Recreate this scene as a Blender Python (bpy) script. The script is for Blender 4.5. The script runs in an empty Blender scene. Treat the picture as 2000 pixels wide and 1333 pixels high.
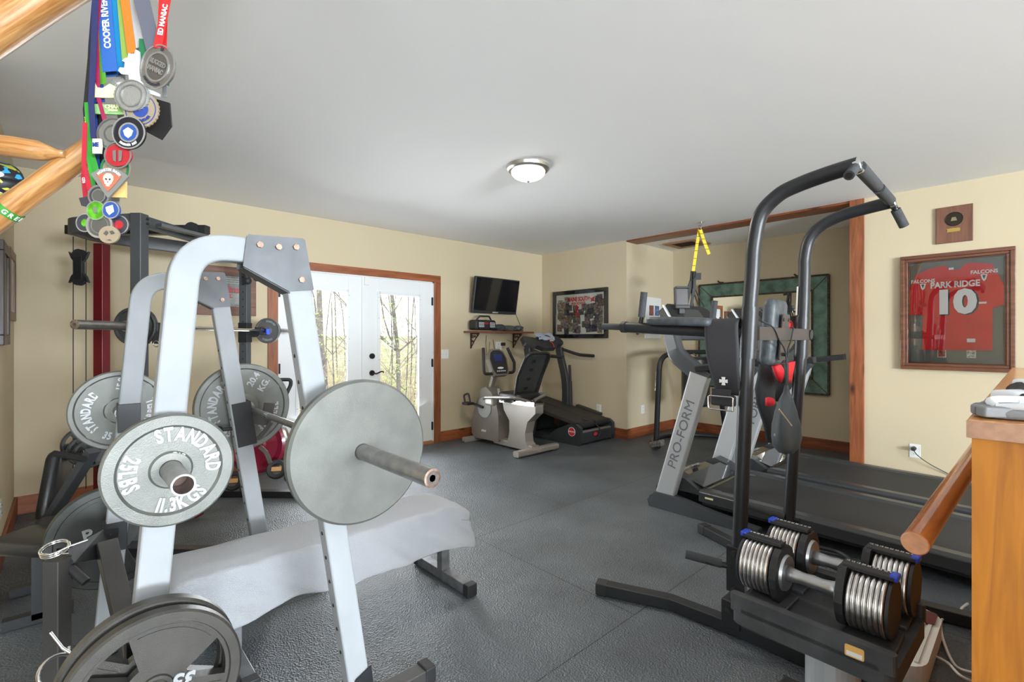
import bpy, bmesh, math, random
from mathutils import Vector, Matrix, Quaternion
V = Vector
PI = math.pi
SC = bpy.context.scene
COL = SC.collection
# ---------------------------------------------------------------- camera, world, exposure
EYE = 1.32
YAW = 47.36                      # view direction, degrees from +X towards +Y
FPX = 944.0                      # focal length in pixels of the 2000 px wide frame
cam_d = bpy.data.cameras.new('camera')
cam = bpy.data.objects.new('camera', cam_d); COL.objects.link(cam)
cam_d.sensor_width = 36.0
cam_d.lens = FPX * 36.0 / 2000.0
cam_d.shift_y = -(666.5 - 663.0) / 2000.0 * -1 * -1
cam_d.clip_start = 0.02; cam_d.clip_end = 300
cam.location = (0, 0, EYE)
cam.rotation_euler = (PI / 2, 0, math.radians(YAW - 90))
SC.camera = cam
SC.view_settings.view_transform = 'Standard'
SC.view_settings.look = 'None'
SC.view_settings.gamma = 1.0
SC.view_settings.use_curve_mapping = False
SC.view_settings.exposure = 0.9
w = bpy.data.worlds.new('sky'); SC.world = w; w.use_nodes = True
wn = w.node_tree.nodes; wl = w.node_tree.links
bg = wn['Background']
tc = wn.new('ShaderNodeTexCoord'); sp = wn.new('ShaderNodeSeparateXYZ'); rp = wn.new('ShaderNodeValToRGB')
wl.new(tc.outputs['Generated'], sp.inputs[0]); wl.new(sp.outputs['Z'], rp.inputs[0]); wl.new(rp.outputs[0], bg.inputs[0])
rp.color_ramp.elements[0].color = (0.95, 0.97, 1, 1); rp.color_ramp.elements[1].color = (0.62, 0.78, 1, 1)
bg.inputs[1].default_value = 1.9

def lamp(name, kind, loc, power, color=(1, 1, 1), size=1.0, size_y=None, rot=None, radius=None):
    d = bpy.data.lights.new(name, kind); d.energy = power; d.color = color
    if kind == 'AREA':
        d.shape = 'RECTANGLE'; d.size = size; d.size_y = size_y or size
    elif radius: d.shadow_soft_size = radius
    o = bpy.data.objects.new(name, d); COL.objects.link(o); o.location = loc
    if rot: o.rotation_euler = rot
    return o
# added fill lamps in unseen openings behind the camera, then light at the doors
lamp('front_window_daylight', 'AREA', (0.3, -6.90, 1.45), 60, (0.84, 0.93, 1.0), 3.0, 1.5, (PI / 2, 0, 0))  # added fill from behind the camera, no window is seen there
lamp('front_window_ground_bounce', 'AREA', (0.3, -6.88, 1.40), 760, (0.84, 0.93, 1.0), 3.0, 1.4, (PI / 2 + .75, 0, 0))  # added lamp tilted upward to brighten the ceiling
lamp('side_window_daylight', 'AREA', (-2.90, -1.8, 1.45), 38, (0.84, 0.93, 1.0), 2.6, 1.5, (PI / 2, 0, -PI / 2))  # added fill from the unseen left side of the room
lamp('door_daylight', 'AREA', (2.5, 5.46, 1.1), 45, (0.88, 0.95, 1.0), 1.6, 1.6, (-PI / 2, 0, 0))
lamp('door_ground_bounce', 'AREA', (2.5, 5.48, .9), 26, (0.92, 0.97, 1.0), 1.6, 1.4, (-PI / 2 - .6, 0, 0))  # extra upward lamp, added to lift the ceiling by the doors

# ---------------------------------------------------------------- pixel helpers (2000 x 1333 frame) -> points of the room
fx, fy = math.cos(math.radians(YAW)), math.sin(math.radians(YAW))
def at(px, py, d):
    l = (px - 1000.0) / FPX * d
    return V((d * fx + l * fy, d * fy - l * fx, EYE + (663.0 - py) / FPX * d))
def kx(px):
    k = (px - 1000.0) / FPX
    return fx + k * fy, fy - k * fx
def onX(px, py, x): return at(px, py, x / kx(px)[0])
def onY(px, py, y): return at(px, py, y / kx(px)[1])
def onZ(px, py, z): return at(px, py, (z - EYE) * FPX / (663.0 - py))

# ---------------------------------------------------------------- materials
MATS = {}
def _bsdf(m): return m.node_tree.nodes['Principled BSDF']
def mat(name, col, rough=0.5, metal=0.0, bump=None, spec=0.5, coat=0.0, vary=None, trans=0.0, alpha=1.0, emit=None):
    """bump=(scale, strength[, kind]); vary=(scale, amount) mottles the colour."""
    if name in MATS: return MATS[name]
    m = bpy.data.materials.new(name); m.use_nodes = True
    n, l = m.node_tree.nodes, m.node_tree.links; b = _bsdf(m)
    c = (*col, 1) if len(col) == 3 else col
    b.inputs['Base Color'].default_value = c
    b.inputs['Roughness'].default_value = rough; b.inputs['Metallic'].default_value = metal
    b.inputs['Specular IOR Level'].default_value = spec
    b.inputs['Coat Weight'].default_value = coat
    b.inputs['Transmission Weight'].default_value = trans
    b.inputs['Alpha'].default_value = alpha
    if emit: b.inputs['Emission Color'].default_value = (*emit[0], 1); b.inputs['Emission Strength'].default_value = emit[1]
    t = None
    if bump or vary:
        t = n.new('ShaderNodeTexCoord')
    if vary:
        ns = n.new('ShaderNodeTexNoise'); ns.inputs['Scale'].default_value = vary[0]; ns.inputs['Detail'].default_value = 5
        l.new(t.outputs['Object'], ns.inputs['Vector'])
        mx = n.new('ShaderNodeMix'); mx.data_type = 'RGBA'
        a = vary[1]
        mx.inputs['A'].default_value = (*[min(1, x * (1 - a)) for x in c[:3]], 1)
        mx.inputs['B'].default_value = (*[min(1, x * (1 + a)) for x in c[:3]], 1)
        mr = n.new('ShaderNodeMapRange'); mr.inputs['From Min'].default_value = 0.35; mr.inputs['From Max'].default_value = 0.65
        l.new(ns.outputs['Fac'], mr.inputs['Value']); l.new(mr.outputs[0], mx.inputs['Factor'])
        l.new(mx.outputs['Result'], b.inputs['Base Color'])
    if bump:
        kind = bump[2] if len(bump) > 2 else 'noise'
        if kind == 'voronoi':
            ns = n.new('ShaderNodeTexVoronoi'); ns.inputs['Scale'].default_value = bump[0]; out = ns.outputs['Distance']
        else:
            ns = n.new('ShaderNodeTexNoise'); ns.inputs['Scale'].default_value = bump[0]; ns.inputs['Detail'].default_value = 3; out = ns.outputs['Fac']
        l.new(t.outputs['Object'], ns.inputs['Vector'])
        bp = n.new('ShaderNodeBump'); bp.inputs['Strength'].default_value = bump[1]; bp.inputs['Distance'].default_value = 0.01
        l.new(out, bp.inputs['Height']); l.new(bp.outputs[0], b.inputs['Normal'])
    MATS[name] = m
    return m

def wood(name, c1, c2, axis='X', scale=1.0, rough=0.45, coat=0.0, knots=True):
    """long-grained timber; axis = object axis along the grain"""
    if name in MATS: return MATS[name]
    m = bpy.data.materials.new(name); m.use_nodes = True
    n, l = m.node_tree.nodes, m.node_tree.links; b = _bsdf(m)
    t = n.new('ShaderNodeTexCoord'); mp = n.new('ShaderNodeMapping')
    s = [9 * scale] * 3; s['XYZ'.index(axis)] = 0.7 * scale
    mp.inputs['Scale'].default_value = s
    l.new(t.outputs['Object'], mp.inputs['Vector'])
    ns = n.new('ShaderNodeTexNoise'); ns.inputs['Scale'].default_value = 3.0; ns.inputs['Detail'].default_value = 8; ns.inputs['Distortion'].default_value = 1.2
    l.new(mp.outputs[0], ns.inputs['Vector'])
    cr = n.new('ShaderNodeValToRGB'); cr.color_ramp.elements[0].position = 0.32; cr.color_ramp.elements[1].position = 0.68
    cr.color_ramp.elements[0].color = (*c1, 1); cr.color_ramp.elements[1].color = (*c2, 1)
    l.new(ns.outputs['Fac'], cr.inputs[0])
    out = cr.outputs[0]
    if knots:
        mp2 = n.new('ShaderNodeMapping'); s2 = [7.0] * 3; s2['XYZ'.index(axis)] = 2.6; mp2.inputs['Scale'].default_value = s2
        l.new(t.outputs['Object'], mp2.inputs['Vector'])
        vo = n.new('ShaderNodeTexVoronoi'); vo.inputs['Scale'].default_value = 1.0; l.new(mp2.outputs[0], vo.inputs['Vector'])
        k = n.new('ShaderNodeMapRange'); k.inputs['From Min'].default_value = 0.05; k.inputs['From Max'].default_value = 0.2
        l.new(vo.outputs['Distance'], k.inputs['Value'])
        mx = n.new('ShaderNodeMix'); mx.data_type = 'RGBA'; mx.inputs['A'].default_value = (*[x * 0.35 for x in c1], 1)
        l.new(k.outputs[0], mx.inputs['Factor']); l.new(out, mx.inputs['B']); out = mx.outputs['Result']
    l.new(out, b.inputs['Base Color'])
    b.inputs['Roughness'].default_value = rough; b.inputs['Coat Weight'].default_value = coat
    bp = n.new('ShaderNodeBump'); bp.inputs['Strength'].default_value = 0.15; bp.inputs['Distance'].default_value = 0.003
    l.new(ns.outputs['Fac'], bp.inputs['Height']); l.new(bp.outputs[0], b.inputs['Normal'])
    MATS[name] = m
    return m

def glass(name, tint=(1, 1, 1), ior=1.45, boost=1.0):
    """thin pane: sees straight through, reflects by Fresnel"""
    if name in MATS: return MATS[name]
    m = bpy.data.materials.new(name); m.use_nodes = True
    n, l = m.node_tree.nodes, m.node_tree.links
    n.remove(_bsdf(m)); o = n['Material Output']
    tr = n.new('ShaderNodeBsdfTransparent'); tr.inputs[0].default_value = (*tint, 1)
    gl = n.new('ShaderNodeBsdfGlossy'); gl.inputs['Roughness'].default_value = 0.0
    fr = n.new('ShaderNodeFresnel'); fr.inputs[0].default_value = ior
    ml = n.new('ShaderNodeMath'); ml.operation = 'MULTIPLY'; ml.inputs[1].default_value = boost
    mx = n.new('ShaderNodeMixShader')
    l.new(fr.outputs[0], ml.inputs[0]); l.new(ml.outputs[0], mx.inputs[0]); l.new(tr.outputs[0], mx.inputs[1]); l.new(gl.outputs[0], mx.inputs[2]); l.new(mx.outputs[0], o.inputs[0])
    MATS[name] = m
    return m

# ---------------------------------------------------------------- mesh builder
ROOTS = {}
def frame(o, x, y=None, z=None):
    """matrix with origin o and axes x,y,z (missing one completed)"""
    x = V(x).normalized()
    if z is None:
        y = V(y); y = (y - x * y.dot(x)).normalized(); z = x.cross(y)
    else:
        z = V(z); z = (z - x * z.dot(x)).normalized(); y = z.cross(x)
    M = Matrix((x, y, z)).transposed().to_4x4(); M.translation = V(o)
    return M
def fillet(pts, r, n=6):
    """polyline with rounded corners; r may be a list for the inner points"""
    pts = [V(p) for p in pts]; out = [pts[0]]
    for i in range(1, len(pts) - 1):
        ri = r[i - 1] if isinstance(r, (list, tuple)) else r
        a, b, c = pts[i - 1], pts[i], pts[i + 1]
        u = (a - b); v = (c - b); lu, lv = u.length, v.length
        if lu < 1e-6 or lv < 1e-6: continue
        u /= lu; v /= lv
        ang = u.angle(v)
        if ang > PI - 0.03: out.append(b); continue
        t = min(ri / math.tan(ang / 2), lu * 0.49, lv * 0.49)
        p, q = b + u * t, b + v * t
        for k in range(n + 1):
            s = k / n
            out.append((1 - s) ** 2 * p + 2 * s * (1 - s) * b + s * s * q)
    out.append(pts[-1])
    return out
def spline(pts, n=6):
    """Catmull-Rom through pts"""
    pts = [V(p) for p in pts]; out = []
    for i in range(len(pts) - 1):
        p0 = pts[max(i - 1, 0)]; p1 = pts[i]; p2 = pts[i + 1]; p3 = pts[min(i + 2, len(pts) - 1)]
        for k in range(n):
            t = k / n
            out.append(0.5 * ((2 * p1) + (p2 - p0) * t + (2 * p0 - 5 * p1 + 4 * p2 - p3) * t * t + (-p0 + 3 * p1 - 3 * p2 + p3) * t ** 3))
    out.append(pts[-1])
    return out
def rrect(w, h, r=0.0, n=3):
    """rounded rectangle profile, centred"""
    if r <= 0: return [(-w / 2, -h / 2), (w / 2, -h / 2), (w / 2, h / 2), (-w / 2, h / 2)]
    out = []
    for cx, cy, a0 in ((w / 2 - r, h / 2 - r, 0), (-w / 2 + r, h / 2 - r, 90), (-w / 2 + r, -h / 2 + r, 180), (w / 2 - r, -h / 2 + r, 270)):
        for k in range(n + 1):
            a = math.radians(a0 + 90 * k / n); out.append((cx + r * math.cos(a), cy + r * math.sin(a)))
    return out
def circ(r, n=16, ry=None): return [(r * math.cos(2 * PI * k / n), (ry or r) * math.sin(2 * PI * k / n)) for k in range(n)]

GLYPH = {}
def glyphs(s, bold=0.0):
    key = (s, bold)
    if key in GLYPH: return GLYPH[key]
    cu = bpy.data.curves.new('t', 'FONT'); cu.body = s; cu.size = 1; cu.align_x = 'CENTER'; cu.align_y = 'CENTER'
    cu.resolution_u = 3; cu.offset = bold; cu.extrude = 0.5
    o = bpy.data.objects.new('t', cu)
    me = bpy.data.meshes.new_from_object(o)
    vs = [v.co.copy() for v in me.vertices]; fs = [tuple(p.vertices) for p in me.polygons]
    bpy.data.objects.remove(o); bpy.data.curves.remove(cu); bpy.data.meshes.remove(me)
    GLYPH[key] = (vs, fs)
    return GLYPH[key]

class MB:
    def __init__(s): s.v = []; s.f = []; s.sm = []; s.mi = []; s.cur = 0
    def raw(s, vs, fs, M=None, smooth=False):
        o = len(s.v)
        s.v += [(M @ V(p)) if M is not None else V(p) for p in vs]
        for f in fs: s.f.append([i + o for i in f]); s.sm.append(smooth); s.mi.append(s.cur)
        return s
    def box(s, c, size, M=None):
        x, y, z = [a / 2 for a in size]; c = V(c)
        vs = [c + V((i * x, j * y, k * z)) for i in (-1, 1) for j in (-1, 1) for k in (-1, 1)]
        return s.raw(vs, [(0, 1, 3, 2), (4, 6, 7, 5), (0, 4, 5, 1), (2, 3, 7, 6), (0, 2, 6, 4), (1, 5, 7, 3)], M)
    def bx(s, x0, x1, y0, y1, z0, z1, M=None):
        return s.box(((x0 + x1) / 2, (y0 + y1) / 2, (z0 + z1) / 2), (abs(x1 - x0), abs(y1 - y0), abs(z1 - z0)), M)
    def sweep(s, path, prof, ref=(0, 0, 1), M=None, smooth=False, caps=True, closed=False, scale=None, twist=False):
        """prof (a,b): a along side = t x ref, b along ref (made perpendicular to the path)"""
        path = [V(p) for p in path]; n = len(path); m = len(prof); vs = []
        R = V(ref)
        prevn = None
        for i, p in enumerate(path):
            if closed: t = path[(i + 1) % n] - path[i - 1]
            elif i == 0: t = path[1] - p
            elif i == n - 1: t = p - path[i - 1]
            else: t = (path[i + 1] - p).normalized() + (p - path[i - 1]).normalized()
            t.normalize()
            if twist and prevn is not None: up = prevn - t * prevn.dot(t)
            else: up = R - t * R.dot(t)
            if up.length < 1e-4: up = V((1, 0, 0)) - t * t.x
            if up.length < 1e-4: up = V((0, 1, 0)) - t * t.y
            up.normalize(); prevn = up
            side = t.cross(up)
            k = scale[i] if scale else 1.0
            for a, b in prof: vs.append(p + side * a * k + up * b * k)
        fs = []
        rng = n if closed else n - 1
        for i in range(rng):
            for j in range(m):
                a = i * m + j; b = i * m + (j + 1) % m; c = ((i + 1) % n) * m + (j + 1) % m; d = ((i + 1) % n) * m + j
                fs.append((a, b, c, d))
        s.raw(vs, fs, M, smooth)
        if caps and not closed:
            s.raw(vs[:m], [tuple(range(m))[::-1]], M); s.raw(vs[-m:], [tuple(range(m))], M)
        return s
    def tube(s, path, r, n=14, M=None, caps=True, closed=False, scale=None):
        return s.sweep(path, circ(r, n), (0.13, 0.21, 0.97), M, True, caps, closed, scale, twist=True)
    def pipe(s, a, b, r, r2=None, n=18, M=None):
        a, b = V(a), V(b)
        return s.sweep([a, b], circ(r, n), (0.13, 0.21, 0.97), M, True, True, False, [1, (r2 if r2 is not None else r) / r])
    def beam(s, a, b, w, h, ref=(0, 0, 1), M=None, r=0.0):
        return s.sweep([a, b], rrect(w, h, r), ref, M, r > 0)
    def lathe(s, prof, M=None, n=32, smooth=True, sharp=True):
        """profile (r, z) revolved about local z; rings are doubled so that edges stay crisp"""
        vs = []; fs = []
        if sharp:
            for k in range(len(prof) - 1):
                o = len(vs)
                for r, z in (prof[k], prof[k + 1]):
                    for j in range(n): a = 2 * PI * j / n; vs.append((r * math.cos(a), r * math.sin(a), z))
                for j in range(n): fs.append((o + j, o + (j + 1) % n, o + n + (j + 1) % n, o + n + j))
        else:
            for r, z in prof:
                for j in range(n): a = 2 * PI * j / n; vs.append((r * math.cos(a), r * math.sin(a), z))
            for k in range(len(prof) - 1):
                for j in range(n): fs.append((k * n + j, k * n + (j + 1) % n, (k + 1) * n + (j + 1) % n, (k + 1) * n + j))
        return s.raw(vs, fs, M, smooth)
    def disc(s, c, r, nrm=(0, 0, 1), n=24, M=None):
        nrm = V(nrm).normalized(); a = nrm.orthogonal().normalized(); b = nrm.cross(a); c = V(c)
        return s.raw([c + a * r * math.cos(2 * PI * k / n) + b * r * math.sin(2 * PI * k / n) for k in range(n)], [tuple(range(n))], M)
    def prism(s, poly, h, M=None, z0=0.0, smooth=False):
        """2-D polygon extruded along local z from z0 by h"""
        n = len(poly)
        vs = [(x, y, z0) for x, y in poly] + [(x, y, z0 + h) for x, y in poly]
        fs = [tuple(range(n))[::-1], tuple(range(n, 2 * n))]
        s.raw(vs, fs, M)
        return s.raw(vs, [(i, (i + 1) % n, n + (i + 1) % n, n + i) for i in range(n)], M, smooth)
    def sphere(s, c, r, M=None, n=12, sc=(1, 1, 1)):
        c = V(c); vs = []; fs = []; m = n // 2 + 2
        for i in range(m + 1):
            th = PI * i / m
            for j in range(n):
                a = 2 * PI * j / n; vs.append(c + V((r * sc[0] * math.sin(th) * math.cos(a), r * sc[1] * math.sin(th) * math.sin(a), r * sc[2] * math.cos(th))))
        for i in range(m):
            for j in range(n): fs.append((i * n + j, (i + 1) * n + j, (i + 1) * n + (j + 1) % n, i * n + (j + 1) % n))
        return s.raw(vs, fs, M, True)
    def cushion(s, w, d, h, M=None, r=None, n=4):
        """soft pad centred on local origin: superellipse plan with domed faces"""
        r = r or min(w, d) * 0.18
        plan = rrect(w, d, r, n); e = min(h * 0.45, r * 0.8)
        rings = [(0.0, 1), (e * 0.3, .78), (e, .35), (e * 1.0, 0)]
        prof = []
        for k in range(5):
            a = PI / 2 * k / 4; prof.append((e * (1 - math.sin(a)), h / 2 - e * (1 - math.cos(a))))
        prof = prof[::-1]
        lev = [(i, z) for i, z in [(e * (1 - math.cos(PI / 2 * k / 4)), h / 2 - e * (1 - math.sin(PI / 2 * k / 4))) for k in range(5)]]
        full = [(i, -z) for i, z in lev[::-1]] + lev
        vs = []; m = len(plan)
        for ins, z in full:
            sx = (w - 2 * ins) / w; sy = (d - 2 * ins) / d
            vs += [(x * sx, y * sy, z) for x, y in plan]
        vs2 = [(x * 0.55 * (w - 2 * e) / w, y * 0.55 * (d - 2 * e) / d, h / 2 + e * 0.18) for x, y in plan]
        fs = []
        k = len(full)
        allv = vs + vs2
        for i in range(k):
            for j in range(m): fs.append((i * m + j, i * m + (j + 1) % m, (i + 1) * m + (j + 1) % m, (i + 1) * m + j))
        fs.append(tuple(range(m))[::-1]); fs.append(tuple(range(k * m, k * m + m)))
        return s.raw(allv, fs, M, True)
    def grid(s, fn, nu, nv, M=None, smooth=True, thick=0.0):
        vs = [V(fn(i / nu, j / nv)) for i in range(nu + 1) for j in range(nv + 1)]
        q = lambda i, j: i * (nv + 1) + j
        fs = [(q(i, j), q(i + 1, j), q(i + 1, j + 1), q(i, j + 1)) for i in range(nu) for j in range(nv)]
        return s.raw(vs, fs, M, smooth)
    def text(s, txt, size, depth, M, bold=0.02, sx=1.0):
        vs, fs = glyphs(txt, bold)
        return s.raw([(p.x * size * sx, p.y * size, p.z * depth) for p in vs], fs, M)
    def arctext(s, txt, R, size, depth, a0, M, bold=0.03, track=0.12, sx=1.0, inward=False):
        """letters round a circle, centred on angle a0 (deg, counter-clockwise from +x); inward: feet point outward"""
        ws = []
        for ch in txt:
            if ch == ' ': ws.append(0.35); continue
            vs, fs = glyphs(ch, bold); xs = [p.x for p in vs]; ws.append(max(xs) - min(xs) + track)
        tot = sum(ws) * size * sx; pos = -tot / 2
        for ch, wd in zip(txt, ws):
            c = (pos + wd * size * sx / 2) / R
            pos += wd * size * sx
            if ch == ' ': continue
            vs, fs = glyphs(ch, bold); xs = [p.x for p in vs]; mx = (max(xs) + min(xs)) / 2; ys = [p.y for p in vs]; my = 0.0
            a = math.radians(a0) + (c if inward else -c)
            rot = a + (PI / 2 if inward else -PI / 2)
            L = Matrix.Translation((R * math.cos(a), R * math.sin(a), 0)) @ Matrix.Rotation(rot, 4, 'Z')
            s.raw([((p.x - mx) * size * sx, (p.y - my) * size, p.z * depth) for p in vs], fs, M @ L)
        return s
    def build(s, name, m, parent=None, bevel=0.0, seg=2, local=False, solid=0.0, sub=0):
        me = bpy.data.meshes.new(name)
        vs = s.v
        loc = None
        if parent is not None:
            if not local:
                I = ROOTS[parent.name].inverted(); vs = [I @ p for p in vs]
        elif not local:
            lo = V((min(p.x for p in vs), min(p.y for p in vs), min(p.z for p in vs))); hi = V((max(p.x for p in vs), max(p.y for p in vs), max(p.z for p in vs)))
            loc = V(((lo.x + hi.x) / 2, (lo.y + hi.y) / 2, lo.z)); vs = [p - loc for p in vs]
        me.from_pydata([tuple(p) for p in vs], [], s.f)
        me.polygons.foreach_set('use_smooth', s.sm)
        for mm in (m if isinstance(m, (list, tuple)) else [m]): me.materials.append(mm)
        if isinstance(m, (list, tuple)): me.polygons.foreach_set('material_index', s.mi)
        me.update()
        o = bpy.data.objects.new(name, me); COL.objects.link(o)
        if loc is not None: o.location = loc; ROOTS[o.name] = Matrix.Translation(loc)
        if parent is not None:
            o.parent = parent; ROOTS[o.name] = ROOTS[parent.name]
        if bevel > 0:
            b = o.modifiers.new('bevel', 'BEVEL'); b.width = bevel; b.segments = seg; b.limit_method = 'ANGLE'; b.angle_limit = math.radians(40)
        if solid:
            b = o.modifiers.new('thick', 'SOLIDIFY'); b.thickness = solid; b.offset = 0
        if sub:
            b = o.modifiers.new('sub', 'SUBSURF'); b.levels = sub; b.render_levels = sub
        return o

def tag(o, label=None, cat=None, group=None, kind=None):
    if label: o['label'] = label
    if cat: o['category'] = cat
    if group: o['group'] = group
    if kind: o['kind'] = kind
    return o
def thing(name, label, cat, M=(0, 0, 0), group=None):
    o = bpy.data.objects.new(name, None); COL.objects.link(o)
    if not isinstance(M, Matrix): M = Matrix.Translation(V(M))
    o.matrix_world = M; o.empty_display_size = 0.1
    ROOTS[o.name] = M.copy()
    return tag(o, label, cat, group)
def copy_thing(o, M, label=None, group=None):
    """copy a thing, its parts and their sub-parts"""
    r = o.copy(); COL.objects.link(r); r.matrix_world = M; ROOTS[r.name] = M.copy()
    if label: r['label'] = label
    if group: r['group'] = group
    for ch in [c for c in COL.objects if c.parent == o]:
        c = ch.copy(); COL.objects.link(c); c.parent = r
        for g in [q for q in COL.objects if q.parent == ch]:
            d = g.copy(); COL.objects.link(d); d.parent = c
    return r
def struct(name, mb, m, parent=None, bevel=0.0, local=False):
    o = mb.build(name, m, parent, bevel, local=local)
    if parent is None: o['kind'] = 'structure'
    return o
# ================================================================ the room
CEIL = 2.62; XR = 5.416; YB = 5.195; XL = -0.292; RX = 6.62; RY0 = 1.135; RY1 = 3.657; CR = 2.62
XW = -3.0; YF = -7.0; YL = 3.3
m_wall = mat('cream_wall_paint', (0.575, 0.49, 0.34), 0.75, bump=(160, 0.05), spec=0.25)
m_ceil = mat('white_ceiling_paint', (0.88, 0.87, 0.86), 0.85, bump=(120, 0.05), spec=0.2)
m_trim = wood('red_brown_trim_wood_x', (0.19, 0.052, 0.018), (0.36, 0.115, 0.042), 'X', 1.0, 0.4)
m_trimy = wood('red_brown_trim_wood_y', (0.15, 0.040, 0.015), (0.30, 0.085, 0.030), 'Y', 1.0, 0.4)
m_trimz = wood('red_brown_trim_wood_z', (0.17, 0.050, 0.018), (0.34, 0.110, 0.042), 'Z', 1.0, 0.4)

def floor_mat():
    m = bpy.data.materials.new('black_rubber_mat_floor'); m.use_nodes = True
    n, l = m.node_tree.nodes, m.node_tree.links; b = _bsdf(m)
    g = n.new('ShaderNodeNewGeometry')
    mp = n.new('ShaderNodeMapping'); mp.inputs['Location'].default_value = (-0.17, -0.085, 0)
    l.new(g.outputs['Position'], mp.inputs['Vector'])
    br = n.new('ShaderNodeTexBrick'); br.offset = 0.5; br.inputs['Scale'].default_value = 1; br.inputs['Brick Width'].default_value = 1.83; br.inputs['Row Height'].default_value = 1.22
    br.inputs['Mortar Size'].default_value = 0.0025; br.inputs['Mortar Smooth'].default_value = 0.1
    l.new(mp.outputs[0], br.inputs['Vector'])
    br.inputs['Color1'].default_value = (0.088, 0.103, 0.116, 1); br.inputs['Color2'].default_value = (0.078, 0.091, 0.103, 1); br.inputs['Mortar'].default_value = (0.008, 0.008, 0.009, 1)
    ns = n.new('ShaderNodeTexNoise'); ns.inputs['Scale'].default_value = 2.2; ns.inputs['Detail'].default_value = 6; l.new(g.outputs['Position'], ns.inputs['Vector'])
    sp_ = n.new('ShaderNodeTexNoise'); sp_.inputs['Scale'].default_value = 260; sp_.inputs['Detail'].default_value = 1; l.new(g.outputs['Position'], sp_.inputs['Vector'])
    mr = n.new('ShaderNodeMapRange'); mr.inputs['From Min'].default_value = 0.3; mr.inputs['From Max'].default_value = 0.75; mr.inputs['To Min'].default_value = 0.75; mr.inputs['To Max'].default_value = 1.35
    l.new(ns.outputs['Fac'], mr.inputs['Value'])
    mr2 = n.new('ShaderNodeMapRange'); mr2.inputs['From Min'].default_value = 0.68; mr2.inputs['From Max'].default_value = 0.8; mr2.inputs['To Min'].default_value = 1.0; mr2.inputs['To Max'].default_value = 2.4
    l.new(sp_.outputs['Fac'], mr2.inputs['Value'])
    mu = n.new('ShaderNodeMath'); mu.operation = 'MULTIPLY'; l.new(mr.outputs[0], mu.inputs[0]); l.new(mr2.outputs[0], mu.inputs[1])
    vm = n.new('ShaderNodeVectorMath'); vm.operation = 'SCALE'; l.new(br.outputs['Color'], vm.inputs[0]); l.new(mu.outputs[0], vm.inputs['Scale'])
    l.new(vm.outputs[0], b.inputs['Base Color'])
    b.inputs['Roughness'].default_value = 0.46; b.inputs['Specular IOR Level'].default_value = 0.6
    # pebbled rubber: wobbly little dashes
    wv = n.new('ShaderNodeTexVoronoi'); wv.inputs['Scale'].default_value = 125; wv.feature = 'F1'
    nz = n.new('ShaderNodeTexNoise'); nz.inputs['Scale'].default_value = 9; l.new(g.outputs['Position'], nz.inputs['Vector'])
    mxv = n.new('ShaderNodeVectorMath'); mxv.operation = 'ADD'; sc_ = n.new('ShaderNodeVectorMath'); sc_.operation = 'SCALE'; sc_.inputs['Scale'].default_value = 0.02
    l.new(nz.outputs['Color'], sc_.inputs[0]); l.new(sc_.outputs[0], mxv.inputs[0]); l.new(g.outputs['Position'], mxv.inputs[1]); l.new(mxv.outputs[0], wv.inputs['Vector'])
    bp = n.new('ShaderNodeBump'); bp.inputs['Strength'].default_value = 0.8; bp.inputs['Distance'].default_value = 0.006
    l.new(wv.outputs['Distance'], bp.inputs['Height'])
    bp2 = n.new('ShaderNodeBump'); bp2.invert = True; bp2.inputs['Strength'].default_value = 0.8; bp2.inputs['Distance'].default_value = 0.004
    l.new(br.outputs['Fac'], bp2.inputs['Height']); l.new(bp.outputs[0], bp2.inputs['Normal']); l.new(bp2.outputs[0], b.inputs['Normal'])
    return m

struct('floor', MB().bx(XW - .12, RX + .12, YF - .12, YB + .14, -0.1, 0.0), floor_mat())
c_ = MB(); c_.bx(XW - .12, XR, YF - .12, YB + .14, CEIL, CEIL + .1); c_.bx(XR, RX + .12, RY0 - .1, RY1 + .1, CR, CEIL + .1)
struct('ceiling', c_, m_ceil)
# back wall with the french-door opening
DX0, DX1, DZ = 1.565, 3.43, 2.045
b_ = MB(); b_.bx(XL - .12, DX0, YB, YB + .14, 0, CEIL); b_.bx(DX1, XR + .14, YB, YB + .14, 0, CEIL); b_.bx(DX0, DX1, YB, YB + .14, DZ, CEIL)
struct('wall_back', b_, m_wall)
struct('wall_left', MB().bx(XL - .12, XL, YL, YB, 0, CEIL).bx(XW, XL - .12, YL, YL + .12, 0, CEIL), m_wall)
r_ = MB(); r_.bx(XR, XR + .14, RY1, YB, 0, CEIL); r_.bx(XR, XR + .14, YF, RY0, 0, CEIL); r_.bx(XR + .14, RX + .12, RY1, RY1 + .12, 0, CR + .01)
r_.bx(RX, RX + .12, RY0 - .1, RY1 + .12, 0, CR); r_.bx(XR + .14, RX + .12, RY0 - .12, RY0, 0, CR + .01)
struct('wall_right', r_, m_wall)
f_ = MB(); f_.bx(XW, -1.2, YF - .12, YF, 0, CEIL); f_.bx(1.8, XR + .14, YF - .12, YF, 0, CEIL); f_.bx(-1.2, 1.8, YF - .12, YF, 0, .7); f_.bx(-1.2, 1.8, YF - .12, YF, 2.2, CEIL)
struct('wall_front', f_, m_wall)
s_ = MB(); s_.bx(XW - .12, XW, YF - .12, -3.1, 0, CEIL); s_.bx(XW - .12, XW, -.5, YL + .12, 0, CEIL); s_.bx(XW - .12, XW, -3.1, -.5, 0, .7); s_.bx(XW - .12, XW, -3.1, -.5, 2.2, CEIL)
struct('wall_side', s_, m_wall)
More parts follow.
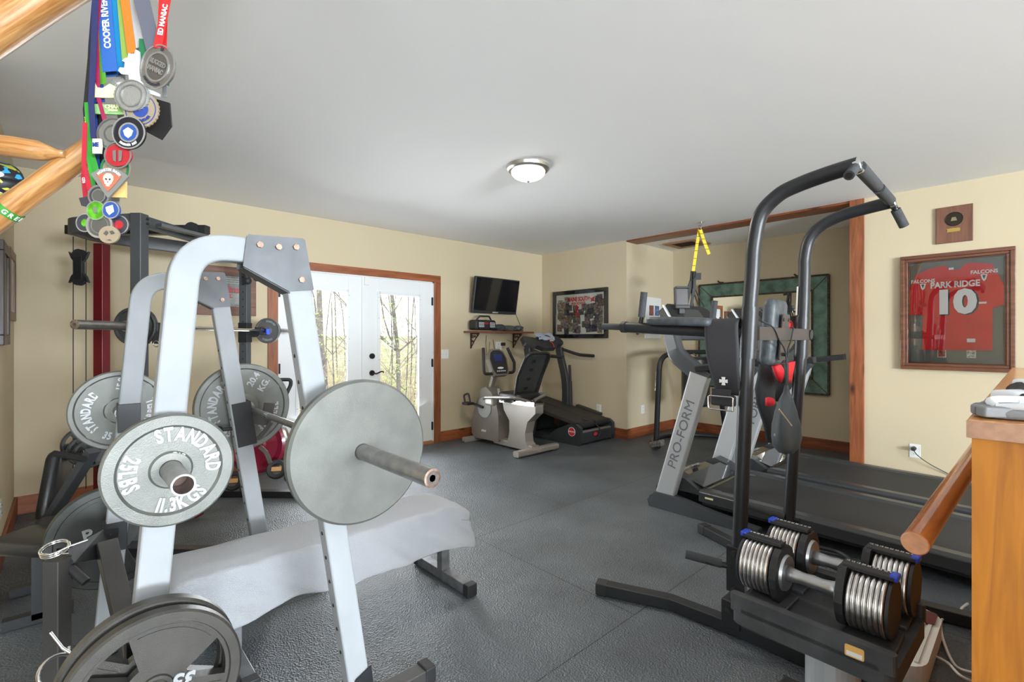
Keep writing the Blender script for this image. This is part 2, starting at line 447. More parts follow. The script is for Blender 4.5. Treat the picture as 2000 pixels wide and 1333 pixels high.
# baseboards
def board(name, x0, x1, y0, y1, h=0.135, m=None): return struct(name, MB().bx(x0, x1, y0, y1, 0, h), m or m_trim, bevel=0.003)
board('baseboard_back', XL + .018, 1.465, YB - .018, YB)
board('baseboard_corner', 3.53, XR, YB - .018, YB)
board('baseboard_left', XL, XL + .018, YL, YB, m=m_trimy)
board('baseboard_right', XR - .018, XR, RY1 - .018, YB - .018, m=m_trimy)
board('baseboard_recess_side', XR, RX, RY1 - .018, RY1)
board('baseboard_recess_back', RX - .018, RX, RY0, RY1 - .018, m=m_trimy)
# cased opening of the recess: flat board overhead and a post on the right jamb
struct('trim_1', MB().bx(XR - .004, XR + .25, RY0 + .02, RY1, CR - .02, CR), m_trimy, bevel=0.002)
struct('trim_2', MB().bx(XR - .02, XR + .125, 1.078, 1.19, 0, CEIL), m_trimz, bevel=0.003)
# door casing
d_ = 0.095
struct('trim_3', MB().bx(DX0 - d_, DX1 + d_, YB - .02, YB, DZ, DZ + .085), m_trim, bevel=0.003)
struct('trim_4', MB().bx(DX0 - d_, DX0, YB - .02, YB, 0, DZ), m_trimz, bevel=0.003)
struct('trim_5', MB().bx(DX1, DX1 + d_, YB - .02, YB, 0, DZ), m_trimz, bevel=0.003)
m_white = mat('white_door_paint', (0.76, 0.78, 0.80), 0.4, spec=0.4)
jam = MB(); jam.bx(DX0, DX0 + .015, YB, YB + .14, 0, DZ); jam.bx(DX1 - .015, DX1, YB, YB + .14, 0, DZ); jam.bx(DX0, DX1, YB, YB + .14, DZ - .015, DZ)
struct('trim_6', jam, m_white)
struct('trim_7', MB().bx(DX0, DX1, YB - .01, YB + .14, 0, .03), mat('threshold_wood', (.42, .17, .06), .5))
m_pane = glass('clear_door_glass')
m_bronze = mat('oil_rubbed_bronze', (0.035, 0.03, 0.028), 0.4, 0.8)
def door(n, x0, x1, active):
    M = Matrix.Translation((x0 if not active else x1, YB + .01, 0.03))
    o = bpy.data.objects.new('door_%d' % n, None); COL.objects.link(o); o.matrix_world = M; ROOTS[o.name] = M; o['kind'] = 'structure'
    g0, g1, z0, z1 = x0 + .185, x1 - .185, .30, 1.86
    y0, y1 = YB + .012, YB + .055
    s = MB(); s.bx(x0, g0, y0, y1, .035, 2.03); s.bx(g1, x1, y0, y1, .035, 2.03); s.bx(g0, g1, y0, y1, .035, z0); s.bx(g0, g1, y0, y1, z1, 2.03)
    s.build('slab', m_white, o, bevel=0.002)
    fr = MB()
    for a in ((g0 - .022, g0 + .014, z0 - .022, z1 + .022), (g1 - .014, g1 + .022, z0 - .022, z1 + .022)): fr.bx(a[0], a[1], y0 - .01, y0 + .002, a[2], a[3])
    fr.bx(g0, g1, y0 - .01, y0 + .002, z0 - .022, z0 + .014); fr.bx(g0, g1, y0 - .01, y0 + .002, z1 - .014, z1 + .022)
    fo = fr.build('lite_frame', m_white, o, bevel=0.004)
    sc = MB()
    for k in range(7):
        z = z0 + .05 + k * (z1 - z0 - .1) / 6
        for x in (g0 - .006, g1 + .006): sc.pipe((x, y0 - .0115, z), (x, y0 - .009, z), .005, n=8)
    sc.build('screw', mat('screw_grey', (.35, .36, .38), .5), fo)
    MB().bx(g0, g1, y0 + .034, y0 + .039, z0, z1).build('pane', m_pane, o)
    for z in (.22, 1.02, 1.80):
        hx = x0 if not active else x1
        MB().bx(hx - .012, hx + .012, y0 - .012, y0 + .004, z - .05, z + .05).pipe((hx, y0 - .012, z - .052), (hx, y0 - .012, z + .052), .007, n=10).build('hinge', m_bronze, o)
    if active:
        MB().bx(x0 - .03, x0 + .02, y0 - .012, y0, .035, 2.03).build('astragal', m_white, o, bevel=.003)
        MB().bx(x0 - .005, x0 + .055, y0 - .03, y0, 1.94, 2.035).build('door_sensor', mat('white_plastic', (.78, .78, .77), .4), o, bevel=.004)
        hx = x0 + .095
        MB().pipe((hx, y0, 1.125), (hx, y0 - .018, 1.125), .032).pipe((hx, y0 - .018, 1.125), (hx, y0 - .03, 1.125), .02).box((hx, y0 - .034, 1.125), (.008, .012, .03)).build('deadbolt', m_bronze, o)
        h = MB().pipe((hx, y0, .93), (hx, y0 - .014, .93), .032).pipe((hx, y0 - .012, .93), (hx, y0 - .05, .93), .012)
        h.tube(spline([(hx, y0 - .05, .93), (hx + .03, y0 - .055, .922), (hx + .065, y0 - .055, .935), (hx + .10, y0 - .05, .945), (hx + .125, y0 - .045, .935)]), .009, n=10)
        h.build('door_handle', m_bronze, o)
door(1, DX0 + .015, 2.497, False)
door(2, 2.497, DX1 - .015, True)
# windows added behind the camera, never in view, to house the fill lamps
def window(n, M, w_, h_):
    o = bpy.data.objects.new('window_%d' % n, None); COL.objects.link(o); o.matrix_world = M; ROOTS[o.name] = M; o['kind'] = 'structure'
    f = MB()
    for a in ((-w_ / 2, -w_ / 2 + .06), (w_ / 2 - .06, w_ / 2), (-.03, .03)): f.bx(a[0], a[1], -.05, .05, 0, h_)
    for a in ((0, .06), (h_ - .06, h_)): f.bx(-w_ / 2, w_ / 2, -.05, .05, a[0], a[1])
    f.build('window_frame', m_white, o, local=True)
    MB().bx(-w_ / 2, w_ / 2, -.004, .004, 0, h_).build('window_pane', m_pane, o, local=True)
window(1, Matrix.Translation((.3, YF - .06, .7)), 3.0, 1.5)
window(2, Matrix.Translation((XW - .06, -1.8, .7)) @ Matrix.Rotation(PI / 2, 4, 'Z'), 2.6, 1.5)

# ================================================================ outside
random.seed(5)
m_bark = mat('grey_brown_bark', (0.17, 0.145, 0.125), 0.9, bump=(30, .8), vary=(9, .35))
m_leaf = mat('spring_leaf_green', (0.36, 0.52, 0.10), 0.6, vary=(3, .35))
m_leaf2 = mat('olive_leaf', (0.30, 0.36, 0.12), 0.7, vary=(3, .35))
m_leaf3 = mat('tan_bud', (0.44, 0.40, 0.20), 0.8, vary=(3, .35))
m_twig = mat('dry_twig', (0.50, 0.40, 0.25), 0.9, vary=(2, .3))
def gz(x, y): return -2.6 + max(0, y - 8) * 0.10 + 0.25 * math.sin(x * .6) * math.cos(y * .4)
gm = MB().grid(lambda u, v: (-22 + 60 * u, YB + .5 + 45 * v, gz(-22 + 60 * u, YB + .5 + 45 * v)), 50, 40)
struct('ground', gm, mat('dry_meadow_ground', (0.40, 0.33, 0.17), 0.95, bump=(4, .8), vary=(1.2, .4)))
def branch(mb, p, d, L, r, lvl, tips, rs):
    q = [p]; dd = V(d).normalized(); k = 5
    for i in range(k):
        dd = (dd + V((rs.uniform(-.16, .16), rs.uniform(-.16, .16), rs.uniform(-.03, .14)))).normalized(); q.append(q[-1] + dd * L / k)
    mb.tube(q, r, n=7 if lvl else 12, scale=[1 - .55 * i / k for i in range(k + 1)])
    if lvl >= 3: tips += q[2:]; return
    for j in range((9, 5, 3)[lvl]):
        i = rs.randint(2 if lvl == 0 else 1, k); a = rs.uniform(0, 2 * PI)
        nd = dd * .55 + V((math.cos(a), math.sin(a), rs.uniform(.0, .6)))
        branch(mb, q[i], nd, L * rs.uniform(.28, .42), r * .32, lvl + 1, tips, rs)
    if lvl >= 1: tips += q[3:]
def tree(name, label, x, y, H, r, nleaf, ml, seed, lean=(0, 0), ls=.07, spread=.35, group=None, cat='tree'):
    rs = random.Random(seed)
    t = thing(name, label, cat, (x, y, gz(x, y)), group)
    mb = MB(); tips = []
    branch(mb, V((x, y, gz(x, y) - .1)), (lean[0], lean[1], 1), H, r, 0, tips, rs)
    mb.build('trunk', m_bark, t)
    lf = MB()
    for i in range(nleaf):
        p = rs.choice(tips) + V((rs.gauss(0, spread), rs.gauss(0, spread), rs.gauss(0, spread)))
        a = V((rs.uniform(-1, 1), rs.uniform(-1, 1), rs.uniform(-1, 1))).normalized() * ls * rs.uniform(.6, 1.3); b = a.orthogonal().normalized() * a.length * .55
        lf.raw([p - a, p + b, p + a, p - b], [(0, 1, 2, 3)])
    f = lf.build('foliage', ml, t)
    return t
def shrub(name, label, x, y, H, n, ml, seed, group=None):
    rs = random.Random(seed); z = gz(x, y)
    t = thing(name, label, 'shrub', (x, y, z), group)
    mb = MB(); lf = MB()
    for i in range(n):
        a = rs.uniform(0, 2 * PI); s0 = V((x + rs.gauss(0, .55), y + rs.gauss(0, .5), z - .05)); q = [s0]; d = V((math.cos(a) * .28, math.sin(a) * .28, 1))
        h = H * rs.uniform(.5, 1.1)
        for k in range(4): d = (d + V((rs.uniform(-.25, .25), rs.uniform(-.25, .25), 0))).normalized(); q.append(q[-1] + d * h / 4)
        mb.tube(q, .012, n=4, scale=[1, .85, .7, .5, .25])
        for k in range(7):
            j = rs.randint(1, 4); e = (d * .4 + V((rs.uniform(-1, 1), rs.uniform(-1, 1), rs.uniform(0, 1)))).normalized() * rs.uniform(.2, .55)
            mb.tube([q[j], q[j] + e * .5, q[j] + e + V((0, 0, .05))], .0055, n=3)
            for _ in range(3):
                p = q[j] + e * rs.uniform(.3, 1.1) + V((rs.gauss(0, .08), rs.gauss(0, .08), rs.gauss(0, .08))); u = V((rs.uniform(-1, 1), rs.uniform(-1, 1), rs.uniform(-1, 1))).normalized() * .026; w2 = u.orthogonal().normalized() * .013
                lf.raw([p - u, p + w2, p + u, p - w2], [(0, 1, 2, 3)])
    mb.build('stems', m_twig, t); lf.build('foliage', ml, t)
def ex(px, y): p = onY(px, 663, y); return p.x
tree('tree', 'dark slender tree with green leaves, right beside the left half of the right door glass', ex(782, 10.5), 10.5, 8.5, .065, 1300, m_leaf, 11, (.01, 0), .028, .4)
tree('tree', 'tall crooked grey tree seen through the left door glass', ex(632, 11), 11, 9.5, .085, 300, m_leaf, 23, (-.02, 0), .028, .4)
tree('tree', 'thin pale sapling with fresh green leaves seen through the left door glass', ex(668, 9.2), 9.2, 4.8, .022, 1000, m_leaf, 31, (.02, 0), .026, .28)
tree('tree', 'thin leafy sapling at the left edge of the right door glass', ex(752, 9), 9, 4.9, .02, 1200, m_leaf, 37, (0, 0), .026, .25)
BG = 'bare thin trees in the distance beyond the doors'
for i in range(16):
    rs = random.Random(900 + i); yy = rs.uniform(15, 27); xx = ex(rs.uniform(575, 860), yy)
    tree('tree', 'bare thin tree among the distant woods beyond the doors', xx, yy, rs.uniform(4.5, 8), .035, 160, m_leaf2, 60 + i, (0, 0), .045, .5, group=BG)
SG = 'twiggy undergrowth shrubs beyond the doors'
for i in range(26):
    rs = random.Random(300 + i); yy = 8.6 + i * .32; xx = ex(560 + (i * 97) % 330, yy)
    shrub('shrub', 'twiggy half-bare shrub in the undergrowth beyond the doors', xx, yy, rs.uniform(2.0, 3.3), 34, m_leaf3 if i % 4 else m_leaf, 400 + i, SG)
tag(MB().bx(1.60, 1.72, 5.62, 5.74, -2.6, 1.08).bx(1.57, 1.75, 5.59, 5.77, 1.08, 1.11).build('railing_post', wood('cedar_post', (.36, .15, .08), (.55, .27, .16), 'Z'), None, bevel=.004),
    'reddish wooden railing post outside the left door glass', 'post')
# ================================================================ white press rack, its bar, plates, bench
m_wpaint = mat('white_enamel_steel', (0.34, 0.36, 0.38), 0.55, bump=(14, 0.02), spec=0.12, vary=(6, .04))
m_gus = mat('slate_grey_powder_steel', (0.125, 0.132, 0.145), 0.55, 0.1, vary=(9, .2))
m_blk = mat('black_powder_steel', (0.022, 0.023, 0.026), 0.38, 0.2, bump=(220, .05))
m_blk2 = mat('charcoal_steel', (0.075, 0.072, 0.07), 0.45, 0.4, bump=(220, .05))
m_bolt = mat('rusty_bolt', (0.30, 0.20, 0.15), 0.5, 0.7, vary=(60, .4))
m_steel = mat('worn_steel_bar', (0.33, 0.32, 0.31), 0.34, 0.9, bump=(90, .08), vary=(30, .15))
m_chrome = mat('chrome', (0.72, 0.72, 0.72), 0.14, 1.0)
m_ham = mat('grey_hammertone_iron', (0.150, 0.155, 0.143), 0.42, 0.35, bump=(420, .14), vary=(14, .10))
m_ham2 = mat('dark_hammertone_iron', (0.062, 0.058, 0.052), 0.4, 0.4, bump=(420, .14), vary=(14, .15))
m_ham3 = mat('black_grip_plate_iron', (0.05, 0.054, 0.05), 0.42, 0.4, bump=(420, .14), vary=(14, .15))
m_let = mat('bare_grey_lettering', (0.38, 0.39, 0.40), 0.4, 0.3)
m_rub = mat('black_rubber', (0.018, 0.018, 0.02), 0.6, bump=(150, .1))
m_hole = mat('dark_hole', (0.01, 0.01, 0.01), 0.8)
m_vin = mat('black_vinyl', (0.018, 0.018, 0.019), 0.38, bump=(90, .06), coat=.1)
m_blue = mat('blue_plastic', (0.02, 0.07, 0.62), 0.35)

XZ = lambda y: frame((0, y, 0), (1, 0, 0), z=(0, -1, 0))     # local x=X, y=Z, z towards -Y
rack = thing('press_rack', 'white steel press rack of two arched frames carrying the near barbell', 'weight rack', (0.45, 2.12, 0))
def arch(y):
    m = MB()
    m.sweep(fillet([(.118, y, .07), (.243, y, 1.583), (.46, y, 1.583)], .27, 14), rrect(.074, .060, .008), (0, 1, 0))
    o = m.build('rear_upright', m_wpaint, rack)
    m = MB(); m.sweep([(.750, y, .06), (.527, y, 1.56)], rrect(.074, .062, .008), (0, 1, 0)); h = m; h.cur = 1
    d = V((.527 - .750, 0, 1.5)).normalized(); nx = d.cross(V((0, 1, 0))).normalized()
    for k in range(13):
        p = V((.750, y, .06)) + d * (.20 + k * .085)
        h.pipe(p - V((.0385, 0, 0)), p + V((.0385, 0, 0)), .0065, n=10)
    h.build('front_upright', [m_wpaint, m_hole], rack)
    g = MB()
    poly = [(.376, 1.533), (.386, 1.622), (.392, 1.627), (.544, 1.637), (.552, 1.632), (.579, 1.477), (.503, 1.468)]
    for yy in (y - .0375, y + .0345): g.prism(poly, .003, XZ(yy + .0015))
    g.bx(.45, .50, y - .034, y + .034, 1.50, 1.505)
    go = g.build('gusset_plate', m_gus, rack, bevel=.001)
    for x, z in ((.420, 1.600), (.472, 1.600), (.523, 1.606), (.540, 1.506)):
        MB().pipe((x, y - .039, z), (x, y - .048, z), .0095, n=6).build('bolt', m_bolt, go)
    sp_ = MB(); sp_.sweep([(.380, y, 1.53), (.508, y, 1.463)], rrect(.066, .004), (0, 0, 1)); sp_.build('gusset_edge', m_blk, go)
for y in (1.60, 2.65):
    arch(y)
    f = MB().beam((.02, y, .032), (1.0, y, .032), .064, .056); f.build('foot', m_blk2, rack, bevel=.004)
    c = MB().bx(1.0, 1.045, y - .036, y + .036, .002, .066); c.build('foot_cap', m_rub, rack, bevel=.006)
    gp = MB()
    for yy in (y - .036, y + .036): gp.prism([(.64, .0), (.72, .165), (.775, .19), (.80, 0)], .003, XZ(yy))
    gp.build('base_gusset', m_blk, rack)
    MB().pipe((.757, y - .038, .125), (.757, y - .047, .125), .010, n=6).pipe((.775, y - .038, .04), (.775, y - .047, .04), .010, n=6).build('base_bolt', m_bolt, rack)
MB().beam((.10, 1.60, .09), (.10, 2.65, .09), .05, .05).build('rear_crossbar', m_blk, rack, bevel=.003)
# weight storage pegs with their brackets
for y, sg in ((1.60, -1), (2.65, 1)):
    for z, L in ((.985, .25), (.49, .27)):
        x, zz = {(1.60, .985): (.195, .988), (1.60, .49): (.152, .50), (2.65, .985): (.175, 1.0), (2.65, .49): (.145, .448)}[(y, z)]
        x0_ = .195 if z > .8 else .150; MB().bx(x0_ - .039, x0_ + .039, y - .036, y + .036, z - .06, z + .06).build('peg_bracket', m_blk, rack, bevel=.002)
        a = V((x, y + sg * .036, zz)); b = V((x, y + sg * (.036 + L), zz))
        mb = MB()
        mb.lathe([(.0205, 0), (.0245, 0), (.0245, L), (.0205, L), (.0205, 0)], frame(a, (1, 0, 0), z=(b - a)), 28)
        mb.build('storage_peg', m_steel, rack)
        MB().disc(b - (b - a) * .35, .0205, b - a).build('peg_bore', mat('rusty_bore', (.12, .07, .05), .7), rack)
# adjustable bar holders on the front uprights
for y in (1.60, 2.65):
    cx = .623
    MB().sweep([(.652, y, .800), (.622, y, 1.012)], rrect(.084, .074), (0, 1, 0)).build('holder_sleeve', m_blk, rack, bevel=.002)
    hk = MB(); hk.sweep(fillet([(.655, y + .0, .935), (.745, y, .905), (.760, y, .995)], .012, 3), rrect(.05, .010), (0, 1, 0))
    hk.build('bar_hook', m_blk2, rack)
    MB().sweep(spline([(.66, y - .03, .86), (.70, y - .03, .83), (.76, y - .03, .90)]), rrect(.02, .006), (0, 1, 0)).build('hook_brace', m_blk2, rack)
    k = MB().pipe((.60, y - .0, .885), (.545, y - .0, .885), .009); k.sphere((.527, y, .885), .021, sc=(1.3, 1, 1)); k.build('pull_knob', m_rub, rack)

def plate(label, M, R, T, m, texts=(), style='deep', group=None, ribs=(), secs=(), cat='weight plate', name='weight_plate', hole=.0255, rim=.11, lm=None):
    t = thing(name, label, cat, M, group or 'weight plates')
    mb = MB(); r1 = R * (1 - rim); hb = R * .30
    if style == 'plain':
        mb.lathe([(hole, -T / 2), (R - .006, -T / 2), (R, -T / 2 + .006), (R, T / 2 - .008), (R - .008, T / 2), (.06, T / 2), (hole, T / 2), (hole, -T / 2)], n=72)
    elif style == 'deep':
        q = T / 2 - .007
        mb.lathe([(hole, -T / 2), (R - .005, -T / 2), (R, -T / 2 + .005), (R, T / 2 - .005), (R - .005, T / 2), (r1, T / 2), (r1 - .006, q), (hb + .005, q), (hb, T / 2 - .001), (hb - .012, T / 2), (hole, T / 2), (hole, -T / 2)], n=72)
        for a in ribs:
            Rm = Matrix.Rotation(math.radians(a), 4, 'Z')
            mb.prism([(hb, -.016), (r1, -.009), (r1, .009), (hb, .016)], .003, Rm, q)
            mb.prism([(hb, -.007), (r1 - .01, -.0025), (r1 - .01, .0025), (hb, .007)], .0055, Rm, q)
    else:   # grip plate with windows
        q = T / 2 - .006
        mb.lathe([(R * .80, -T / 2), (R - .005, -T / 2), (R, -T / 2 + .005), (R, T / 2 - .005), (R - .005, T / 2), (R * .86, T / 2), (R * .845, q), (R * .80, q), (R * .80, -T / 2)], n=72)
        mb.lathe([(hole, -T / 2), (R * .36, -T / 2 + .004), (R * .36, q), (R * .2, q), (R * .19, T / 2), (hole, T / 2), (hole, -T / 2)], n=48)
        for a in secs:
            pl = []
            for k in range(9): b = math.radians(a - 40 + 80 * k / 8); pl.append((R * .82 * math.cos(b), R * .82 * math.sin(b)))
            for k in range(5): b = math.radians(a + 52 - 104 * k / 4); pl.append((R * .30 * math.cos(b), R * .30 * math.sin(b)))
            mb.prism(pl, T * .8, None, -T * .45)
            pl2 = []
            for k in range(9): b = math.radians(a - 34 + 68 * k / 8); pl2.append((R * .77 * math.cos(b), R * .77 * math.sin(b)))
            for k in range(5): b = math.radians(a + 34 - 68 * k / 4); pl2.append((R * .42 * math.cos(b), R * .42 * math.sin(b)))
            mb.prism(pl2, .0025, None, T * .35)
    mb.build('plate_body', m, t, local=True)
    if texts:
        z = T / 2 - .007 + .0025 if style == 'deep' else T * .35 + .004
        for tx in texts:
            lt = MB()
            if tx[0] == 'arc':
                _, s_, rr, sz, a0, inw = tx; lt.arctext(s_, rr * R, sz * R, .005, a0, Matrix.Translation((0, 0, z)), bold=.04, inward=inw, sx=.66, track=.10)
            else:
                _, s_, x, y, sz, rot = tx
                lt.text(s_, sz * R, .005, Matrix.Translation((x * R, y * R, z)) @ Matrix.Rotation(math.radians(rot), 4, 'Z'), bold=.035)
            lt.build('lettering', lm or m_let, t, local=True)
    return t
def facing(c, n, spin=0):
    """frame whose z is n, y as near world up as possible"""
    z = V(n).normalized(); y = V((0, 0, 1)); y = (y - z * y.dot(z)).normalized(); x = y.cross(z)
    M = Matrix((x, y, z)).transposed().to_4x4(); M.translation = V(c)
    return M @ Matrix.Rotation(math.radians(spin), 4, 'Z')
NEAR = (0, -1, 0)
bar = thing('barbell', 'long steel barbell lying across the white press rack through the plain grey plate', 'barbell', (.68, 2.13, .968))
MB().pipe((.68, 1.47, .968), (.68, 2.80, .968), .0138).build('shaft', m_steel, bar)
MB().pipe((.68, 2.38, .968), (.68, 2.42, .968), .0150).build('knurl_ring', m_chrome, bar)
for a, b in ((1.50, 1.035), (2.76, 3.225)):
    s_ = MB().pipe((.68, a, .968), (.68, b, .968), .0245, n=26); e = 1 if b > a else -1
    s_.lathe([(.024, 0), (.035, .002), (.035, .016), (.024, .018)], frame((.68, a - e * .02, .968), (1, 0, 0), z=(0, e, 0)))
    so = s_.build('sleeve', m_steel, bar)
    MB().lathe([(.0245, 0), (.019, .001), (.019, -.006), (.009, -.006), (.009, 0), (.0, 0)], frame((.68, b, .968), (1, 0, 0), z=(0, e, 0))).build('end_cap', m_bolt, so)
plate('large plain-faced grey iron plate on the near end of the barbell in the white rack', facing((.68, 1.445, .968), NEAR), .225, .036, m_ham, style='plain')
STD = lambda a, b: [('arc', 'STANDARD', .62, .20, 168, False), ('arc', 'BARBELL', .66, .25, -28, True)]
plate('grey iron plate lettered 20.4 KG on the far end of the white rack barbell', facing((.68, 2.815, .968), NEAR), .225, .034, m_ham,
      [('arc', 'STANDARD', .64, .25, 165, False), ('arc', 'BARBELL', .66, .25, -28, True), ('txt', '20.4', .20, .62, .20, 58), ('txt', 'KG.', .42, .48, .20, 58), ('arc', '45 LBS.', .66, .24, 255, True)], ribs=(30, 122, 205, 300))
plate('grey STANDARD iron plate on the upper far peg of the white rack', facing((.175, 2.80, 1.0), NEAR), .178, .032, m_ham,
      [('arc', 'STANDARD', .64, .25, 180, False), ('arc', 'BARBELL', .66, .25, -10, True), ('txt', '15.9', .02, .66, .19, 80), ('arc', '35 LBS.', .66, .24, 265, True)], ribs=(45, 135, 225, 315))
plate('grey 25 LBS plate with raised white lettering on the near peg of the white rack', facing((.195, 1.50, .988), NEAR), .142, .030, m_ham,
      [('arc', 'STANDARD', .63, .33, 50, False), ('arc', '25LBS', .63, .33, 178, True), ('arc', '11.3KGS', .63, .33, 285, True), ('txt', 'CAP', .10, .25, .11, -20)], rim=.20)
plate('black grip plate marked 45 on the low far peg of the white rack', facing((.145, 2.78, .448), NEAR), .222, .042, m_ham3,
      [('txt', 'P', -.36, .12, .30, 10), ('txt', '45', .52, .22, .26, -70)], style='grip', secs=(140, 20, 260))
plate('dark grey grip plate marked 35, front one of the two on the lowest near peg', facing((.153, 1.41, .497), NEAR), .180, .036, m_ham2,
      [('txt', '35', .30, .02, .26, 168)], style='grip', secs=(70, 190, 310), lm=m_let)
plate('dark grey grip plate hidden behind the 35 plate on the lowest near peg', facing((.150, 1.462, .503), NEAR), .182, .036, m_ham2, style='grip', secs=(60, 180, 300))

# dark grey post with gusset and the two spring collars on it
wt = thing('dip_handle_stand', 'charcoal steel stand of two square tubes and a black gusset, left of the white rack', 'stand', (0, 2.1, 0))
pA = at(112, 1092, 1.60); 
MB().sweep([(pA.x, pA.y, 0), (pA.x, pA.y, pA.z)], rrect(.052, .052, .004), (fx, fy, 0)).build('post', m_blk2, wt)
pB = at(207, 1060, 1.80); pC = at(262, 1290, 1.66); dd = (pC - pB).normalized(); pC2 = pB + dd * ((pB.z - .02) / -dd.z)
MB().sweep([pB, pC2], rrect(.062, .04, .004), (0, 0, 1)).build('slanted_post', m_blk2, wt)
g0, g1, g2, g3, g4 = at(128, 1076, 1.62), at(200, 1036, 1.84), at(230, 1032, 1.90), at(226, 1088, 1.90), at(142, 1102, 1.62)
gn = (g1 - g0).cross(g4 - g0).normalized() * .004
gm_ = MB(); pts = [g0, g1, g2, g3, g4]; gm_.raw([p - gn for p in pts] + [p + gn for p in pts], [(0, 1, 2, 3, 4), (9, 8, 7, 6, 5)] + [(i, (i + 1) % 5, 5 + (i + 1) % 5, 5 + i) for i in range(5)])
gm_.build('gusset', m_blk, wt)
MB().tube([at(120, 1095, 1.63), at(168, 1138, 1.62)], .014, n=10).build('peg', m_rub, wt)
bm_ = MB(); q = at(216, 1043, 1.88); bm_.pipe(q, q - V((fx, fy, 0)) * .012, .009, n=6); q = at(212, 1055, 1.88); bm_.pipe(q, q - V((fx, fy, 0)) * .012, .009, n=6); bm_.build('bolt', m_bolt, wt)
MB().beam((pA.x - .02, pA.y, .025), (pC2.x + .05, pC2.y, .025), .05, .05).build('base_bar', m_blk, wt, bevel=.003)
def collar(label, c, axis, up, r=.036):
    t = thing('spring_collar', label, 'spring collar', c, 'spring collars'); ax = V(axis).normalized(); u = V(up); u = (u - ax * u.dot(ax)).normalized(); s2 = ax.cross(u)
    p = []
    for k in range(56):
        a = 2 * PI * k / 24; p.append(V(c) + (u * math.cos(a) + s2 * math.sin(a)) * r + ax * (.0068 * k / 24 - .009))
    MB().tube(p, .0036, n=8).build('coil', m_chrome, t)
    for e, i in ((1, 0), (-1, -1)):
        q0 = p[i]; q1 = q0 + (s2 * .02 * e - u * .035); q2 = q1 - u * .045 + s2 * .012 * e
        MB().tube([q0, q1, q2], .0033, n=8).build('grip_wire', m_chrome, t)
collar('spring collar with long legs perched on top of the charcoal stand post', at(107, 1072, 1.60), (-.22, -.30, 1), (-.8, .3, -.2))
collar('spring collar at the lower left, beside the rim of the 35 plate', at(115, 1312, 1.12), (.3, -.75, .6), (0, 0, -1), .036)

# ---------------------------------------------------------------- flat bench with the white towel
bn = thing('weight_bench', 'flat bench on dark steel legs under the white towel', 'bench', (.96, 2.21, 0))
MB().cushion(1.16, .28, .055, Matrix.Translation((.885, 2.215, .425))).build('pad', m_vin, bn)
MB().beam((.40, 2.215, .365), (1.56, 2.215, .365), .05, .06).build('rail', m_blk2, bn, bevel=.003)
m_gfoot = mat('scuffed_grey_steel', (.20, .205, .22), .38, .5, vary=(20, .2))
for x in (.50, 1.525):
    MB().sweep([(x, 2.215, .05), (x, 2.215, .37)], rrect(.05, .05, .004), (1, 0, 0)).build('leg', m_gfoot, bn)
    MB().beam((x, 1.98, .033), (x, 2.45, .033), .052, .052).build('foot', m_gfoot, bn, bevel=.003)
    for y in (1.975, 2.455): MB().bx(x - .030, x + .030, y - .022, y + .022, .003, .064).build('foot_cap', m_rub, bn, bevel=.004)
def towel(u, v):
    u = u ** 1.15
    x = .262 + 1.325 * u
    hn = .275 - .03 * u + .035 * math.exp(-((u - .02) / .06) ** 2) - .035 * math.exp(-((u - .10) / .05) ** 2) + .008 * math.sin(u * 23)
    top = .4575 + .002 * math.sin(u * 31 + v * 9)
    L1 = .62; 
    if v < .5:          # near side
        s = v / .5; z = hn + (top - hn) * min(1, s * 1.04)
        bulge = math.sin(min(1, s) * PI)
        y = 2.072 - .055 * (1 - s) * (1 + .3 * math.sin(u * 14)) + .012 * math.sin(u * 26 + s * 5) * (1 - s) + .004 * math.sin(u * 61 + s * 13)
        if s > .9: y += (s - .9) * .12
        z -= .010 * (math.exp(-((1 - s) / .08) ** 2))
    elif v < .74:
        s = (v - .5) / .24; y = 2.086 + .262 * s; z = top + .005 * math.sin(s * PI) - .007 * math.exp(-(s / .10) ** 2) - .007 * math.exp(-((1 - s) / .10) ** 2)
    else:
        s = (v - .74) / .26; y = 2.357 + .018 * s + .008 * math.sin(u * 22) * s; z = top - .006 - (top - .30) * s
    if u > .90: k = (u - .90) / .10; z -= .060 * k * k * (1 if v > .3 else .35)
    if u < .03: k = (.03 - u) / .03; z -= .03 * k * k * (1 if v > .35 else .3)
    x += .012 * math.sin(v * 17) * (1 if u > .95 else 0)
    return (x, y, z)
m_tow = mat('white_terry_towel', (0.50, 0.52, 0.56), 0.95, bump=(330, .9), spec=.1)
tw = MB().grid(towel, 90, 60)
tag(tw.build('towel', m_tow, None, solid=.006), 'long white terry towel draped over the flat bench', 'towel')
# ================================================================ diagonal power rack in the left corner
BD = V((.7027, .7118, 0)); FD = V((.7118, -.7027, 0))           # along the bar, towards the room
B0 = V((.028, 3.305, 0))
def rk(t, q, z): return B0 + BD * t - FD * q + V((0, 0, z))       # t along the bar, q towards the corner
MR = frame(B0, BD, z=(0, 0, 1))
m_dkred = mat('dark_red_powder_steel', (0.16, 0.006, 0.012), 0.35, .1)
m_gry = mat('graphite_powder_steel', (0.072, 0.078, 0.086), 0.4, .15)
cage = thing('power_rack', 'black and graphite power rack with cable pulley, set diagonally in the left corner', 'power rack', rk(1.08, .4, 0))
q0 = .075
def vtube(name, t, q, z0, z1, w, m, holes=False):
    mb = MB(); mb.sweep([rk(t, q, z0), rk(t, q, z1)], rrect(w, w, .004), BD)
    if holes:
        mb.cur = 1
        for k in range(26):
            z = .35 + k * .062
            if z < z1 - .1:
                mb.pipe(rk(t - w / 2 - .0006, q, z), rk(t + w / 2 + .0006, q, z), .006, n=8)
    return mb.build(name, [m, m_hole], cage)
vtube('front_upright', .50, q0, 0.05, 2.085, .066, m_gry)
